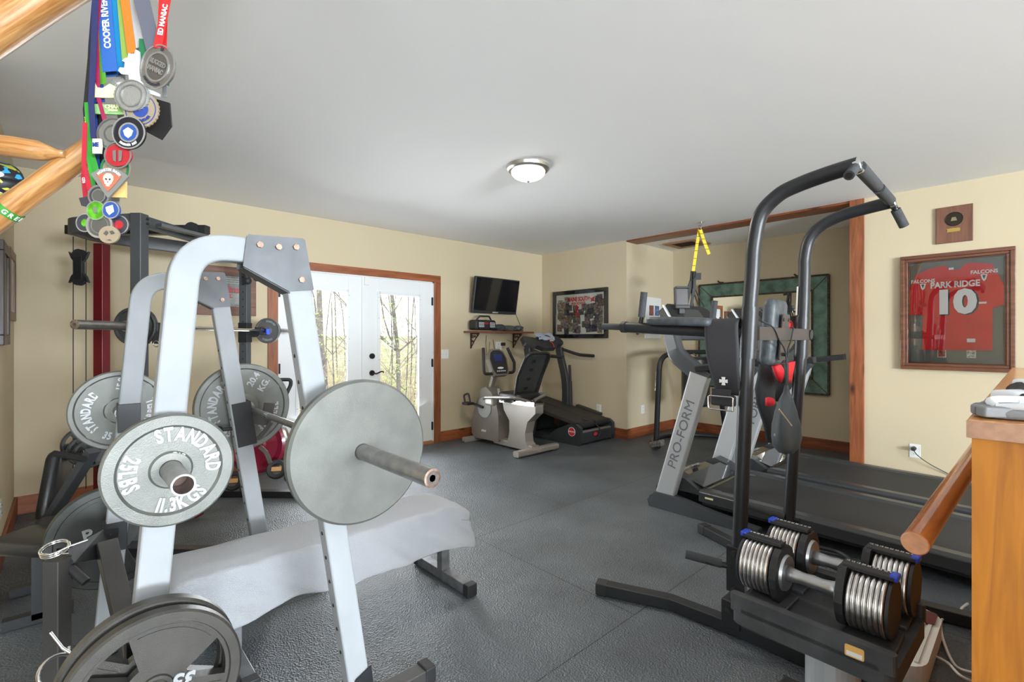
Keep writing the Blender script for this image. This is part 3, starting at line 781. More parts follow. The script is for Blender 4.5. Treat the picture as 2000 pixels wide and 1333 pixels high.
vtube('front_upright', 1.60, q0, 0.05, 2.085, .066, m_gry, True)
vtube('mast', 1.08, .84, .05, 2.02, .070, m_dkred)
b_ = MB()
for t in (.50,):
    for z in (2.03, 2.06): b_.pipe(rk(t + .02, q0 - .033, z), rk(t + .02, q0 - .040, z), .009, n=6)
b_.build('bolt', m_rub, cage)
# feet and bases
for t in (.50, 1.60):
    MB().sweep([rk(t, -.55 if t > 1 else -.45, .03), rk(t, .75, .03)], rrect(.07, .05, .004), (0, 0, 1)).build('foot', m_blk, cage)
MB().sweep([rk(.50, .72, .04), rk(1.60, .72, .04)], rrect(.06, .06, .004), (0, 0, 1)).build('rear_base', m_dkred, cage)
MB().sweep([rk(1.08, .10, .05), rk(1.08, .86, .05)], rrect(.08, .05, .004), (0, 0, 1)).build('centre_base', m_dkred, cage)
# top frame
MB().sweep([rk(.50, q0, 2.045), rk(1.60, q0, 2.045)], rrect(.05, .07, .004), (0, 0, 1)).build('top_rail', m_gry, cage)
pL = at(168, 440, 3.02); pL.z = 2.045; pM = at(272, 440, 2.97); pM.z = 2.045; pR = rk(1.60, q0 + .03, 2.02); pK = at(150, 440, 3.25); pK.z = 2.035
MB().sweep(fillet([pM, at(135, 441, 2.99), at(185, 460, 3.5), pR], [.16, .25], 8), rrect(.045, .095, .006), (0, 0, 1)).build('bent_top_frame', m_gry, cage)
bm0 = at(134, 450, 3.35); bm1 = at(405, 450, 3.32)
MB().sweep([bm0, bm1], rrect(.06, .062, .004), (0, 0, 1)).build('pulley_boom', m_blk, cage)
pu = MB()
for px, d in ((155, 3.33), (375, 3.3)):
    c = at(px, 449, d); pu = MB().lathe([(.008, -.012), (.05, -.012), (.044, 0), (.05, .012), (.008, .012)], frame(c - V((0, 0, .0)), FD, (0, 0, 1)), 24); pu.build('pulley', m_rub, cage)
st = MB().sweep([at(310, 440, 3.0), at(400, 462, 3.3)], rrect(.05, .02), (0, 0, 1)); st.build('strut', m_gry, cage)
MB().box(V(at(408, 466, 3.28)), (.012, .07, .04), None).build('warning_label', mat('white_orange_sticker', (.75, .45, .35), .5), cage)
# cables and the travelling double pulley
cc = at(155, 520, 3.33)
for px in (143, 168): MB().tube([at(px, 462, 3.33), at(px + (1 if px < 150 else -1) * 0, 955, 3.33)], .0032, n=6).build('cable', m_rub, cage)
R3 = Matrix.Translation(at(155, 500, 3.33)); vw = V((-fx, -fy, 0)); 
for py in (500, 545):
    c = at(155, py, 3.33); M = facing(c, vw)
    MB().lathe([(0, -.012), (.046, -.012), (.040, 0), (.046, .012), (0, .012)], M, 28).build('travelling_pulley', m_rub, cage)
    s_ = 1 if py < 520 else -1
    w_ = MB(); w_.prism([(-.068, .028 * s_), (-.05, -.018 * s_), (-.02, -.052 * s_), (.02, -.052 * s_), (.05, -.018 * s_), (.068, .028 * s_), (.045, .012 * s_), (-.045, .012 * s_)][::s_], .02, M, -.01); w_.build('pulley_cover', m_blk, cage)
MB().box((0, 0, 0), (.055, .16, .03), facing(at(155, 523, 3.33), vw)).build('pulley_link', m_blk, cage, bevel=.004)
# carabiner
cb = at(375, 492, 3.3)
ck = MB().tube(fillet([cb + V((0, 0, .035)), cb + BD * .0 + FD * .018 - V((0, 0, .045)), cb - FD * .018 - V((0, 0, .045)), cb + V((0, 0, .035))], .012, 5), .0035, n=8)
ck.tube([cb + V((0, 0, .03)), cb + V((0, 0, .065))], .009, n=8); tag(ck.build('carabiner', m_chrome, None), 'chrome carabiner hanging under the power rack boom', 'carabiner')
# j-cups
for t in (.50, 1.60):
    MB().box(rk(t, q0, 1.385), (.080, .080, .155), None if 0 else None) if 0 else None
    j = MB().box((0, 0, 0), (.076, .076, .165), Matrix.Translation(rk(t, q0, 1.375)) @ MR.to_3x3().to_4x4())
    j.build('hook_collar', m_blk, cage, bevel=.003)
    j = MB().sweep(fillet([rk(t, q0 - .03, 1.362), rk(t, q0 - .105, 1.362), rk(t, q0 - .11, 1.42)], .01, 3), rrect(.05, .01), BD); j.build('bar_hook', m_blk, cage)
# the barbell across it
bz = 1.395
bb = thing('barbell', 'steel barbell with small plates racked across the power rack in the corner', 'barbell', rk(1.1, 0, bz))
MB().pipe(rk(.38, 0, bz), rk(1.82, 0, bz), .0135).build('shaft', m_chrome, bb)
for a, b in ((.435, 0), (1.765, 2.2)):
    e = 1 if b > a else -1
    s_ = MB().pipe(rk(a, 0, bz), rk(b, 0, bz), .0245, n=26); s_.lathe([(.02, 0), (.036, 0), (.036, .015), (.02, .018)], frame(rk(a, 0, bz), FD, z=BD * -e))
    so = s_.build('sleeve', m_steel, bb)
    MB().lathe([(.0245, 0), (.018, .001), (.018, -.004), (.008, -.004), (.008, .0), (0, 0)], frame(rk(b, 0, bz), FD, z=BD * e)).build('end_cap', m_bolt, so)
m_sm = mat('dark_small_plate_iron', (0.055, 0.058, 0.058), .4, .4, bump=(240, .3))
plate('small black plate on the near left end of the corner rack barbell', facing(rk(.36, 0, bz), -BD), .108, .03, m_sm, style='deep', rim=.14)
plate('second small black plate, inner one at the near left end of the corner rack barbell', facing(rk(.40, 0, bz), -BD), .114, .03, m_sm, style='deep', rim=.14)
plate('small grey plate with ring lettering on the far right end of the corner rack barbell', facing(rk(1.815, 0, bz), -BD), .112, .026, mat('mid_grey_small_plate', (.15, .155, .15), .4, .4, bump=(240, .3)), [('arc', 'STANDARD', .74, .20, 65, False), ('arc', 'STANDARD', .74, .20, 270, True)], rim=.10)
cl = thing('clamp_collar', 'blue lever clamp collar on the right end of the corner rack barbell', 'barbell clamp', rk(1.785, 0, bz))
MB().lathe([(.025, -.012), (.033, -.012), (.033, .012), (.025, .012)], frame(rk(1.786, 0, bz), FD, z=BD)).build('ring', m_chrome, cl)
MB().box(rk(1.75, -.035, bz - .01), (.03, .03, .055)).build('lever', m_blue, cl, bevel=.004)
cs = thing('spring_collar', 'steel spring collar on the left sleeve of the corner rack barbell', 'spring collar', rk(.315, 0, bz))
hx_ = []
for k in range(60): a = 2 * PI * k / 20; hx_.append(rk(.325 - .007 * k / 20, 0, bz) + (FD * math.cos(a) + V((0, 0, 1)) * math.sin(a)) * .028)
MB().tube(hx_, .0035, n=6).build('coil', m_chrome, cs)
MB().tube([hx_[0], hx_[0] + V((0, 0, -.06)) + FD * .01, hx_[0] + V((0, 0, -.095)) + FD * .015], .003, n=6).build('grip_wire', m_chrome, cs)
# ankle strap hanging on the left upright hook
sp_ = thing('ankle_strap', 'black cuff strap with ring hanging beside the left upright of the corner rack', 'strap', at(305, 640, 2.9))
MB().cushion(.075, .06, .035, facing(at(300, 640, 2.86), vw)).build('cuff', m_rub, sp_)
MB().sweep([at(306, 645, 2.85), at(305, 672, 2.85)], rrect(.045, .006), vw).build('webbing', m_rub, sp_)
MB().tube([at(305 + 5.5 * math.cos(a), 672 + 6 * math.sin(a), 2.84) for a in [2 * PI * k / 14 for k in range(14)]], .0028, n=6, closed=True).build('ring', m_chrome, sp_)
# tricep rope on the right upright
rp_ = thing('triceps_rope', 'black braided pull rope with ball ends hanging by the right upright', 'rope attachment', at(485, 515, 3.95))
for (a, b, e) in (((478, 500), (480, 535), (484, 549)), ((500, 500), (502, 528), (502, 543))):
    p = [at(a[0], a[1], 3.93), at(b[0], b[1], 3.93)]
    r_ = MB(); n_ = 26
    for ph in (0, PI * 2 / 3, PI * 4 / 3):
        r_.tube([p[0].lerp(p[1], k / n_) + (V((fy, -fx, 0)) * math.cos(ph + k * .8) + V((fx, fy, 0)) * math.sin(ph + k * .8)) * .010 for k in range(n_ + 1)], .009, n=6)
    r_.build('braid', m_rub, rp_)
    MB().sphere(at(e[0], e[1], 3.93), .030, n=14).pipe(at(b[0], b[1], 3.93), at(e[0], e[1], 3.93), .022).build('ball_end', m_rub, rp_)
MB().tube(fillet([at(478, 500, 3.93), at(488, 482, 3.95), at(500, 500, 3.93)], .02, 6), .011, n=8).build('loop', m_rub, rp_)
# framed neon-style sign picture on the back wall
pf = thing('framed_poster', 'brown wood framed sign picture on the back wall behind the corner rack', 'picture', (1.09, YB, 1.50))
x0, x1, z0, z1 = .80, 1.36, 1.545, 2.005
for a in ((x0, x1, z1 - .085, z1), (x0, x1, z0, z0 + .085), (x0, x0 + .085, z0 + .085, z1 - .085), (x1 - .085, x1, z0 + .085, z1 - .085)):
    MB().bx(a[0], a[1], YB - .03, YB - .001, a[2], a[3]).build('frame_board', wood('aged_frame_wood', (.11, .045, .025), (.20, .085, .045), 'X', 1, .5), pf, bevel=.003)
MB().bx(x0 + .08, x1 - .08, YB - .016, YB - .008, z0 + .08, z1 - .08).build('print', mat('grey_print', (.20, .22, .22), .4, vary=(30, .3)), pf)
MB().text('Rawlins', .085, .002, frame((1.09, YB - .018, 1.79), (1, 0, 0), z=(0, -1, 0)), .03).text('REBEL', .05, .002, frame((1.09, YB - .018, 1.73), (1, 0, 0), z=(0, -1, 0)), .03).build('lettering', mat('red_ink', (.55, .06, .07), .5), pf)
bl = MB()
for k in range(9): bl.bx(x0 + .09, x1 - .09, YB - .0175, YB - .0165, 1.655 + k * .012, 1.659 + k * .012)
for k in range(3): bl.bx(x0 + .09, x1 - .09, YB - .0175, YB - .0165, 1.85 + k * .02, 1.856 + k * .02)
bl.build('blind_lines', mat('pale_lines', (.5, .52, .5), .5), pf)

# adjustable bench leaning in the corner
ab = thing('adjustable_bench', 'black adjustable bench with raised backrest in the left corner', 'bench', at(90, 1180, 2.9))
s0 = at(118, 895, 2.85); s1 = at(97, 1012, 2.75)
ax = (s0 - s1).normalized(); nn = V((1, -.30, 0)); nn = (nn - ax * nn.dot(ax)).normalized()
MB().cushion(.25, (s0 - s1).length + .06, .07, frame((s0 + s1) / 2, ax.cross(nn) * -1, ax)).build('backrest', m_vin, ab)
MB().sweep([at(100, 1010, 2.68), at(182, 880, 2.62)], rrect(.06, .04, .004), (0, 0, 1)).build('backrest_rail', m_gry, ab)
MB().pipe(at(106, 886, 2.62), at(165, 898, 2.58), .016).build('handle', m_rub, ab)
MB().cushion(.32, .24, .055, Matrix.Translation(onZ(74, 1056, .43) + V((0, 0, 0))) @ Matrix.Rotation(math.radians(-48), 4, 'Z')).build('seat', m_vin, ab)
sc_ = onZ(62, 1052, .43)
MB().sweep([sc_ + V((.02, 0, -.04)), sc_ + V((.05, .3, -.02)), s1 + V((.0, 0, -.05))], rrect(.05, .05), (0, 0, 1)).build('frame_rail', m_blk, ab)
for dx in (.12, .50): 
    MB().sweep([sc_ + V((.02, dx, -.06)), V((sc_.x + .02, sc_.y + dx, .02))], rrect(.05, .05), (1, 0, 0)).build('leg', m_blk, ab)
    MB().beam((sc_.x - .10, sc_.y + dx, .025), (sc_.x + .14, sc_.y + dx, .025), .05, .045).build('foot', m_blk, ab)
# small black plates behind the bench, on a low peg of the corner rack
PG = 'small black plates stored on the low peg in the left corner'
for k, (px, py, d, r) in enumerate(((160, 868, 2.92, .10), (168, 880, 2.84, .09), (177, 886, 2.78, .082))):
    plate('small black grip plate on the low peg beside the corner bench handle', facing(at(px, py, d), (.25, -.95, .05)), r, .022, m_sm, style='grip', secs=(90, 210, 330), group=PG)
MB().pipe(at(158, 868, 3.05), at(182, 890, 2.7), .012).build('plate_peg', m_blk, cage)
MB().sweep([at(199, 872, 2.86), at(202, 948, 2.95)], rrect(.05, .05), (0, 0, 1)).build('lower_mast', m_blk, cage)
# row handle, kettle-like grips and the red stability disc beside the right upright
rd = thing('sit_up_disc', 'dark red round balance disc with silver rim standing behind the barbell plate', 'balance disc', at(505, 868, 3.9))
Mr = facing(at(503, 868, 3.72), V((-fx, -fy, .05)))
MB().lathe([(0, .03), (.06, .03), (.075, .018), (.16, .014), (.20, .022), (.222, .01), (.222, -.03), (0, -.03)], Mr, 64).build('disc', mat('glossy_dark_red', (.20, .01, .03), .2, coat=.6), rd)
MB().lathe([(.222, .012), (.238, .008), (.238, -.03), (.222, -.03)], Mr, 64).build('rim', m_chrome, rd)
HG = None
for i, (px, py) in enumerate(((456, 942), (541, 919))):
    h = thing('cable_handle', ('black stirrup cable handle lying left at the foot of the red disc', 'black stirrup cable handle leaning right at the foot of the red disc')[i], 'cable handle', at(px, py, 3.55))
    Mh = facing(at(px, py - 2, 3.55), V((-fx + .2, -fy, .35)))
    MB().lathe([(.040, -.02), (.062, -.024), (.072, 0), (.062, .024), (.040, .02), (.036, 0), (.040, -.02)], Mh, 28).build('ring', m_rub, h)
    MB().box((0, 0, 0), (.07, .03, .03), Mh).build('wood_grip', mat('plywood_grip', (.50, .27, .10), .5), h)
    if i: MB().sweep(spline([at(528, 905, 3.5), at(520, 885, 3.5), at(507, 873, 3.5)]), rrect(.03, .006), V((-fx, -fy, 0))).build('buckle_arm', m_chrome, h)
bkh = MB().tube(fillet([at(545, 742, 3.75), at(568, 742, 3.78), at(568, 752, 3.78), at(556, 778, 3.75)], .05, 6), .014, n=10)
tag(bkh.build('curved_handle', m_rub, None), 'black curved tube handle sticking out right of the 20.4 KG plate', 'handle')
ST = at(545, 742, 3.75)
MB().sweep([at(548, 743, 3.76), rk(1.60, q0, at(548, 743, 3.76).z)], rrect(.03, .03), (0, 0, 1)).build('handle_bracket', m_blk, cage)
# left wall: picture frames and a cap, outlet
lp = thing('picture_frame', 'dark wooden framed picture on the left wall, edge on', 'picture', (XL, 4.3, 1.28))
for a in ((4.10, 4.52, 1.845, 1.905), (4.10, 4.52, 1.285, 1.345), (4.46, 4.52, 1.345, 1.845), (4.10, 4.16, 1.345, 1.845)):
    MB().bx(XL, XL + .022, a[0], a[1], a[2], a[3]).build('frame_board', wood('dark_frame_wood', (.03, .02, .018), (.07, .045, .035), 'Z', 1, .4), lp, bevel=.004)
MB().bx(XL, XL + .01, 4.15, 4.47, 1.34, 1.85).build('print', mat('dark_print', (.06, .045, .05), .3, vary=(12, .6)), lp)
lp2 = thing('picture_frame', 'narrow brown framed picture deeper on the left wall, beside the corner', 'picture', (XL, 4.95, 1.45))
for a in ((4.62, 5.08, 1.88, 1.94), (4.62, 5.08, 1.45, 1.51), (5.03, 5.08, 1.51, 1.88), (4.62, 4.67, 1.51, 1.88)):
    MB().bx(XL, XL + .018, a[0], a[1], a[2], a[3]).build('frame_board', wood('brown_frame_wood', (.12, .05, .03), (.20, .09, .05), 'Z', 1, .4), lp2, bevel=.004)
MB().bx(XL, XL + .01, 4.66, 5.04, 1.5, 1.89).build('print', mat('grey_print2', (.3, .28, .26), .3, vary=(12, .4)), lp2)
# ================================================================ television, shelf and what is on it
m_gloss = mat('glossy_black_plastic', (0.008, 0.008, 0.010), 0.08, coat=.6)
m_bpl = mat('matte_black_plastic', (0.022, 0.022, 0.024), 0.5)
m_wpl = mat('white_plastic', (.78, .78, .77), .4)
m_white_ink = mat('white_ink', (.75, .75, .75), .5)
m_red_ink = mat('bright_red_ink', (.62, .02, .03), .45)
tv = thing('television', 'flat black television tilted downwards on the wall above the shelf', 'television', (4.37, 5.10, 1.67))
MT = frame((4.372, 5.055, 1.915), (1, 0, 0), z=(0, -.985, -.17))
MB().box((0, 0, -.02), (.805, .492, .045), MT).build('casing', m_bpl, tv, bevel=.012)
MB().box((0, .012, .0035), (.765, .44, .003), MT).build('screen', m_gloss, tv)
MB().text('SAMSUNG', .022, .001, MT @ Matrix.Translation((0, -.228, .004)), .02).build('lettering', m_white_ink, tv)
MB().pipe((4.37, 5.07, 1.92), (4.37, YB, 1.92), .05).build('wall_mount', m_bpl, tv)
cd = MB().tube(spline([onY(1003, 595, 5.10), onY(1007, 612, 5.15), onY(1013, 628, 5.18), onY(1019, 645, 5.185), onY(1018, 655, 5.185), onY(1005, 668, 5.187), onY(990, 664, 5.187)]), .003, n=6)
cd.build("cord", m_bpl, tv)
m_shf = wood('shelf_wood', (.16, .05, .03), (.27, .09, .05), 'X', 1, .4)
sh = thing('wall_shelf', 'red brown wall shelf on two ornate iron brackets under the television', 'shelf', (4.46, YB, 1.30))
MB().bx(3.90, 5.02, YB - .22, YB, 1.405, 1.430).build('board', m_shf, sh, bevel=.004)
m_iron = mat('brown_cast_iron', (.06, .035, .025), .6, .5)
for bxp in (4.02, 4.80):
    g = MB(); F_ = lambda y, z: V((bxp, YB - y, 1.405 - z))
    g.sweep([F_(.01, 0), F_(.01, .21)], rrect(.02, .012), (1, 0, 0)); g.sweep([F_(.0, .008), F_(.19, .008)], rrect(.02, .012), (1, 0, 0))
    g.tube(spline([F_(.01, .20), F_(.05, .15), F_(.10, .09), F_(.18, .02)]), .007, n=8)
    for cy, cz, r in ((.045, .045, .03), (.10, .04, .025), (.04, .105, .022), (.145, .025, .014)):
        g.tube([F_(cy + r * (1 - k / 26) * math.cos(k * .45), cz + r * (1 - k / 26) * math.sin(k * .45)) for k in range(22)], .0045, n=6)
    g.build('bracket', m_iron, sh)
rad = thing('boombox', 'black jobsite radio with roll bar handle at the left end of the wall shelf', 'radio', (4.15, 5.08, 1.43))
MB().box((4.13, 5.07, 1.512), (.36, .16, .135)).build('body', m_bpl, rad, bevel=.03, seg=3)
for x in (4.035, 4.225):
    s = MB().lathe([(0, 0), (.052, 0), (.058, .01), (.058, -.03)], frame((x, 4.985, 1.512), (1, 0, 0), z=(0, -1, 0))); so = s.build('speaker', m_rub, rad)
    q = MB(); [q.bx(x - .045, x + .045, 4.974, 4.978, 1.482 + k * .018, 1.489 + k * .018) for k in range(4)]; q.build('grille_bars', m_white_ink, so)
MB().tube(fillet([(3.98, 5.05, 1.55), (4.05, 5.03, 1.63), (4.21, 5.03, 1.63), (4.28, 5.05, 1.55)], .03), .012, n=10).build('handle', m_bpl, rad)
MB().text('CRAFTSMAN', .03, .002, frame((4.13, 4.988, 1.53), (1, 0, 0), z=(0, -1, 0)), .02, .6).build('lettering', m_red_ink, rad)
def lump(name, label, cat, c, sz, m, seed, amp=.25, rot=0):
    rs = random.Random(seed); ph = [rs.uniform(0, 6) for _ in range(6)]
    def f(u, v):
        th = PI * v; a = 2 * PI * u
        r = 1 + amp * (math.sin(3 * a + ph[0]) * .4 + math.sin(5 * th + 2 * a + ph[1]) * .35 + math.sin(7 * a + ph[2] + 3 * th) * .25) * math.sin(th)
        x, y, z = sz[0] * r * math.sin(th) * math.cos(a), sz[1] * r * math.sin(th) * math.sin(a), sz[2] * r * math.cos(th)
        q = V((x * math.cos(rot) - y * math.sin(rot), x * math.sin(rot) + y * math.cos(rot), max(z, -sz[2] * .75)))
        return V(c) + q
    return tag(MB().grid(f, 36, 18).build(name, m, None), label, cat)
lump('folded_cloth', 'folded dark grey cloth beside the radio on the wall shelf', 'cloth', (4.43, 5.08, 1.478), (.13, .07, .05), mat('dark_grey_cloth', (.05, .055, .065), .9), 1)
lump('folded_cloth', 'rumpled grey green cloth in the middle of the wall shelf', 'cloth', (4.62, 5.08, 1.47), (.12, .07, .045), mat('grey_green_cloth', (.09, .095, .09), .9), 2)
lump('gloves', 'black and white workout gloves at the right end of the wall shelf', 'gloves', (4.80, 5.08, 1.470), (.085, .06, .045), mat('black_white_cloth', (.04, .04, .045), .8, vary=(28, 3.)), 3, .4)
def outlet(M, label, name='wall_outlet', cat='outlet', kind='outlet', w_=.075, h_=.118):
    t = thing(name, label, cat, M, 'white wall plates' if kind == 'outlet' else None)
    MB().box((0, 0, .003), (w_, h_, .006)).build('cover_plate', m_wpl, t, local=True, bevel=.002)
    if kind == 'switch':
        for x in ((-.02, .02) if w_ > .1 else (0,)): MB().box((x, 0, .010), (.011, .024, .012)).build('toggle', m_wpl, t, local=True, bevel=.002)
    else:
        for y in (-.024, .024):
            s = MB().prism(rrect(.032, .030, .009), .003, None, .006).build('socket', m_wpl, t, local=True)
            MB().box((-.007, y, .0095), (.003, .010, .001)).box((.007, y, .0095), (.003, .010, .001)).build('slot', m_hole, s, local=True)
            s.location = (0, 0, 0)
            for v_ in s.data.vertices: v_.co.y += y
    return t
wallM = lambda p, n: facing(p, n)
outlet(wallM((3.60, YB, 1.128), (0, -1, 0)), 'white light switch plate right of the door casing', 'light_switch', 'light switch', 'switch', .115)
outlet(wallM((4.52, YB, 1.225), (0, -1, 0)), 'white outlet with plugs under the wall shelf', w_=.115)
pl_ = MB().box((4.575, YB - .03, 1.25), (.05, .05, .045)).box((4.49, YB - .015, 1.27), (.09, .03, .12)); 
tag(MB().box((4.585, YB - .03, 1.25), (.05, .05, .045)).build('power_plug', m_bpl, None, bevel=.006), 'black power plug in the outlet under the wall shelf', 'plug')
bike_cords = []
for i, (a, b) in enumerate((((950, 655), (950, 690)), ((957, 668), (957, 690)), ((963, 664), (970, 692)))):
    p = [onY(a[0], a[1], YB - .02), onY((a[0] + b[0]) / 2 - 1, (a[1] + b[1]) / 2, YB - .05), onY(b[0], b[1], 4.66 + .25), onY(b[0], b[1] + 3, 4.60)]
    bike_cords.append(p)
outlet(wallM((XR, 4.104, .36), (-1, 0, 0)), 'white outlet low on the wall right of the stepping machine')
outlet(wallM((XR, .716, .35), (-1, 0, 0)), 'white outlet low on the wall under the framed jersey')
outlet(wallM((XL, 4.13, .32), (1, 0, 0)), 'white outlet low on the left wall')
outlet(wallM((5.80, RY1, .36), (0, -1, 0)), 'white outlet low on the side wall of the alcove')
jp = thing('power_plug', 'black plug with cord in the outlet under the framed jersey', 'plug', (XR - .03, .722, .37))
MB().lathe([(0, .03), (.014, .03), (.018, .0), (.018, -.03)], frame((XR - .035, .722, .372), (0, 1, 0), z=(-1, 0, 0))).build('body', m_bpl, jp)
MB().tube(spline([(XR - .05, .722, .37), (XR - .08, .69, .33), (XR - .06, .62, .27), (XR - .025, .52, .21), (XR - .015, .46, .18)]), .004, n=6).build('cord', mat('dark_green_cord', (.01, .05, .045), .5), jp)

# ceiling light, vent
def dome_light(x, y, label, power):
    cl_ = thing('ceiling_light', label, 'ceiling light', (x, y, CEIL), 'dome ceiling lights')
    ML = Matrix.Translation((x, y, CEIL)); nk = mat('brushed_nickel', (.55, .53, .50), .3, .9)
    MB().lathe([(0, 0), (.158, 0), (.166, -.008), (.160, -.028), (.146, -.040), (.126, -.044)], ML, 48).build('rim', nk, cl_)
    dome = [(.128 * math.cos(a), -.044 - .066 * math.sin(a)) for a in [PI / 2 * k / 12 for k in range(13)]]
    MB().lathe(dome, ML, 48, sharp=False).build('glass_dome', mat('lit_alabaster_glass', (.9, .86, .78), .4, emit=((1.0, .86, .66), 2.2)), cl_)
    MB().lathe([(.0, -.108), (.010, -.110), (.012, -.116), (.006, -.124), (0, -.128)], ML, 16).build('finial', nk, cl_)
    lamp('ceiling_lamp_bulb', 'AREA', (x, y, CEIL - .135), power * .7, (1, .90, .76), .3, .3)
dome_light(2.545, 2.585, 'frosted glass dome ceiling light with brushed metal rim, in the middle of the ceiling', 22)
dome_light(2.5, -1.8, 'second dome ceiling light, behind the photographed area', 22)  # unseen second dome, added for more even room light
vt = thing('ceiling_vent', 'wooden framed air vent in the alcove ceiling', 'vent', (6.15, 3.2, CR))
for a in ((5.94, 6.40, 3.37, 3.45), (5.94, 6.40, 2.98, 3.06), (5.94, 6.02, 3.06, 3.37), (6.32, 6.40, 3.06, 3.37)):
    MB().bx(a[0], a[1], a[2], a[3], CR - .018, CR).build('frame_board', wood('vent_wood', (.28, .13, .07), (.42, .22, .12), 'X', 1, .5), vt, bevel=.002)
MB().bx(6.02, 6.32, 3.06, 3.37, CR - .006, CR).build('opening', m_hole, vt)
g = MB(); [g.bx(6.02, 6.32, 3.075 + k * .03, 3.083 + k * .03, CR - .014, CR - .004) for k in range(10)]; g.build('louvre', m_iron, vt)

# ================================================================ pictures on the right-hand walls
def frame_boards(parent, x, y0, y1, z0, z1, w_, th, m, name='frame_board', bev=.004):
    for a in ((y0, y1, z1 - w_, z1), (y0, y1, z0, z0 + w_), (y0, y0 + w_, z0 + w_, z1 - w_), (y1 - w_, y1, z0 + w_, z1 - w_)):
        MB().bx(x - th, x, a[0], a[1], a[2], a[3]).build(name, m, parent, bevel=bev)
RM = lambda y, z, off: frame((XR - off, y, z), (0, -1, 0), z=(-1, 0, 0))        # picture plane on the right wall; local x to the viewer's right
ms = thing('framed_collage', 'black framed photo collage titled MAINE SOUTH', 'picture', (XR, 4.44, 1.335))
frame_boards(ms, XR, 3.943, 4.943, 1.335, 2.030, .058, .035, m_gloss)
MB().bx(XR - .012, XR - .006, 3.99, 4.90, 1.38, 1.99).build('mat_board', mat('ivory_board', (.72, .74, .66), .6), ms)
rs = random.Random(4)
cols = [(.10, .085, .075), (.16, .13, .11), (.07, .07, .075), (.22, .19, .15), (.13, .09, .08), (.05, .05, .07), (.26, .25, .20), (.18, .15, .16), (.20, .11, .06)]
for gi in range(9):
    q = MB()
    for r in range(8):
        for c in range(14):
            if (r * 5 + c * 3 + rs.randint(0, 8)) % 9 != gi: continue
            y = .36 - c * .0565 + rs.uniform(-.01, .01); z = .21 - r * .062 + rs.uniform(-.008, .008)
            if r < 2 and (3 <= c <= 10): continue
            if r < 3 and c in (6, 7): continue
            q.box((-y, z, rs.uniform(0, .002)), (rs.uniform(.075, .105), rs.uniform(.08, .11), .001), RM(4.443, 1.685, .0135) @ Matrix.Rotation(rs.uniform(-.08, .08), 4, 'Z'))
    if q.v: q.build('photo_cluster', mat('old_photo_%s' % 'abcdefghi'[gi], cols[gi], .35, vary=(40, .7)), ms)
MB().text('MAINE SOUTH', .085, .001, RM(4.46, 1.895, .016), .04, .72).text('HIGH SCHOOL', .05, .001, RM(4.46, 1.835, .016), .03, .8).build('lettering', m_red_ink, ms)
MB().prism([(-.07, .05), (-.03, .02), (.0, .03), (.04, .05), (.02, .0), (.05, -.03), (.0, -.02), (-.04, -.03), (-.03, .0)], .001, RM(4.20, 1.875, .016)).prism([(-.03, .1), (.03, .06), (0, 0), (.02, -.06), (-.03, -.1), (-.02, -.02)], .001, RM(4.475, 1.72, .016)).build('hawk_mark', m_red_ink, ms)
m_pg = glass('picture_glass', (1, 1, 1), 1.35)
MB().bx(XR - .022, XR - .020, 3.99, 4.90, 1.38, 1.99).build('glazing', m_pg, ms)
# framed jersey
jy = thing('framed_jersey', 'red PARK RIDGE 10 jersey in a brown wooden shadow box', 'framed jersey', (XR, .46, 1.06))
m_bfr = wood('walnut_frame', (.10, .035, .018), (.19, .07, .035), 'Y', 1, .35, .3, False)
for w_, th, o_ in ((.030, .045, 0), (.022, .036, .030), (.012, .028, .052)):
    frame_boards(jy, XR, .110 + o_, .812 - o_, 1.060 + o_, 2.040 - o_, w_, th, m_bfr)
MB().bx(XR - .006, XR - .002, .16, .76, 1.11, 1.99).build('backing', mat('grey_mat_board', (.17, .18, .17), .8), jy)
JM = RM(.461, 1.55, .010)
body = [(-.17, .365), (-.08, .385), (-.055, .385), (-.03, .345), (.03, .343), (.06, .38), (.09, .395), (.22, .37), (.285, .20), (.292, .04), (.225, .02), (.222, -.32), (-.205, -.32), (-.20, -.02), (-.292, -.02), (-.292, .20), (-.24, .33)]
def jersey_pts():
    return body
jb = MB(); jb.prism(body, .014, JM); jo = jb.build('jersey', mat('red_jersey_mesh', (.66, .012, .018), .75, bump=(300, .2), vary=(7, .08)), jy, bevel=.004)
MB().text('PARK RIDGE', .070, .002, JM @ Matrix.Translation((-.0, .222, .016)), .035, .78).build('lettering', m_white_ink, jo)
sh_ = MB().text('10', .265, .002, JM @ Matrix.Translation((.006, .066, .0145)), .065, 1.0); sh_.build('number_shadow', mat('navy_ink', (.02, .02, .05), .6), jo)
MB().text('10', .26, .003, JM @ Matrix.Translation((-.002, .070, .017)), .055, 1.0).build('number', m_white_ink, jo)
MB().box((-.02, .355, .015), (.03, .018, .002), JM).box((.10, -.24, .016), (.05, .03, .002), JM).prism([(.145, .055), (.19, .055), (.19, .07), (.145, .07)], .001, JM, .015).build('label_patch', m_white_ink, jo)
for (x, y, s) in ((-.20, .265, -1), (.175, .31, 1)):
    MB().text('FALCONS', .040, .002, JM @ Matrix.Translation((x, y, .017)), .03, .9).prism([(x - .02, y - .02), (x + .02, y - .02), (x + .012, y - .06), (x, y - .075), (x - .012, y - .06)], .002, JM, .016).build('shoulder_emblem', m_white_ink, jo)
    MB().prism([(x - .01, y - .027), (x + .01, y - .027), (x, y - .06)], .002, JM, .0185).build('emblem_core', mat('dark_ink', (.03, .03, .04), .6), jo)
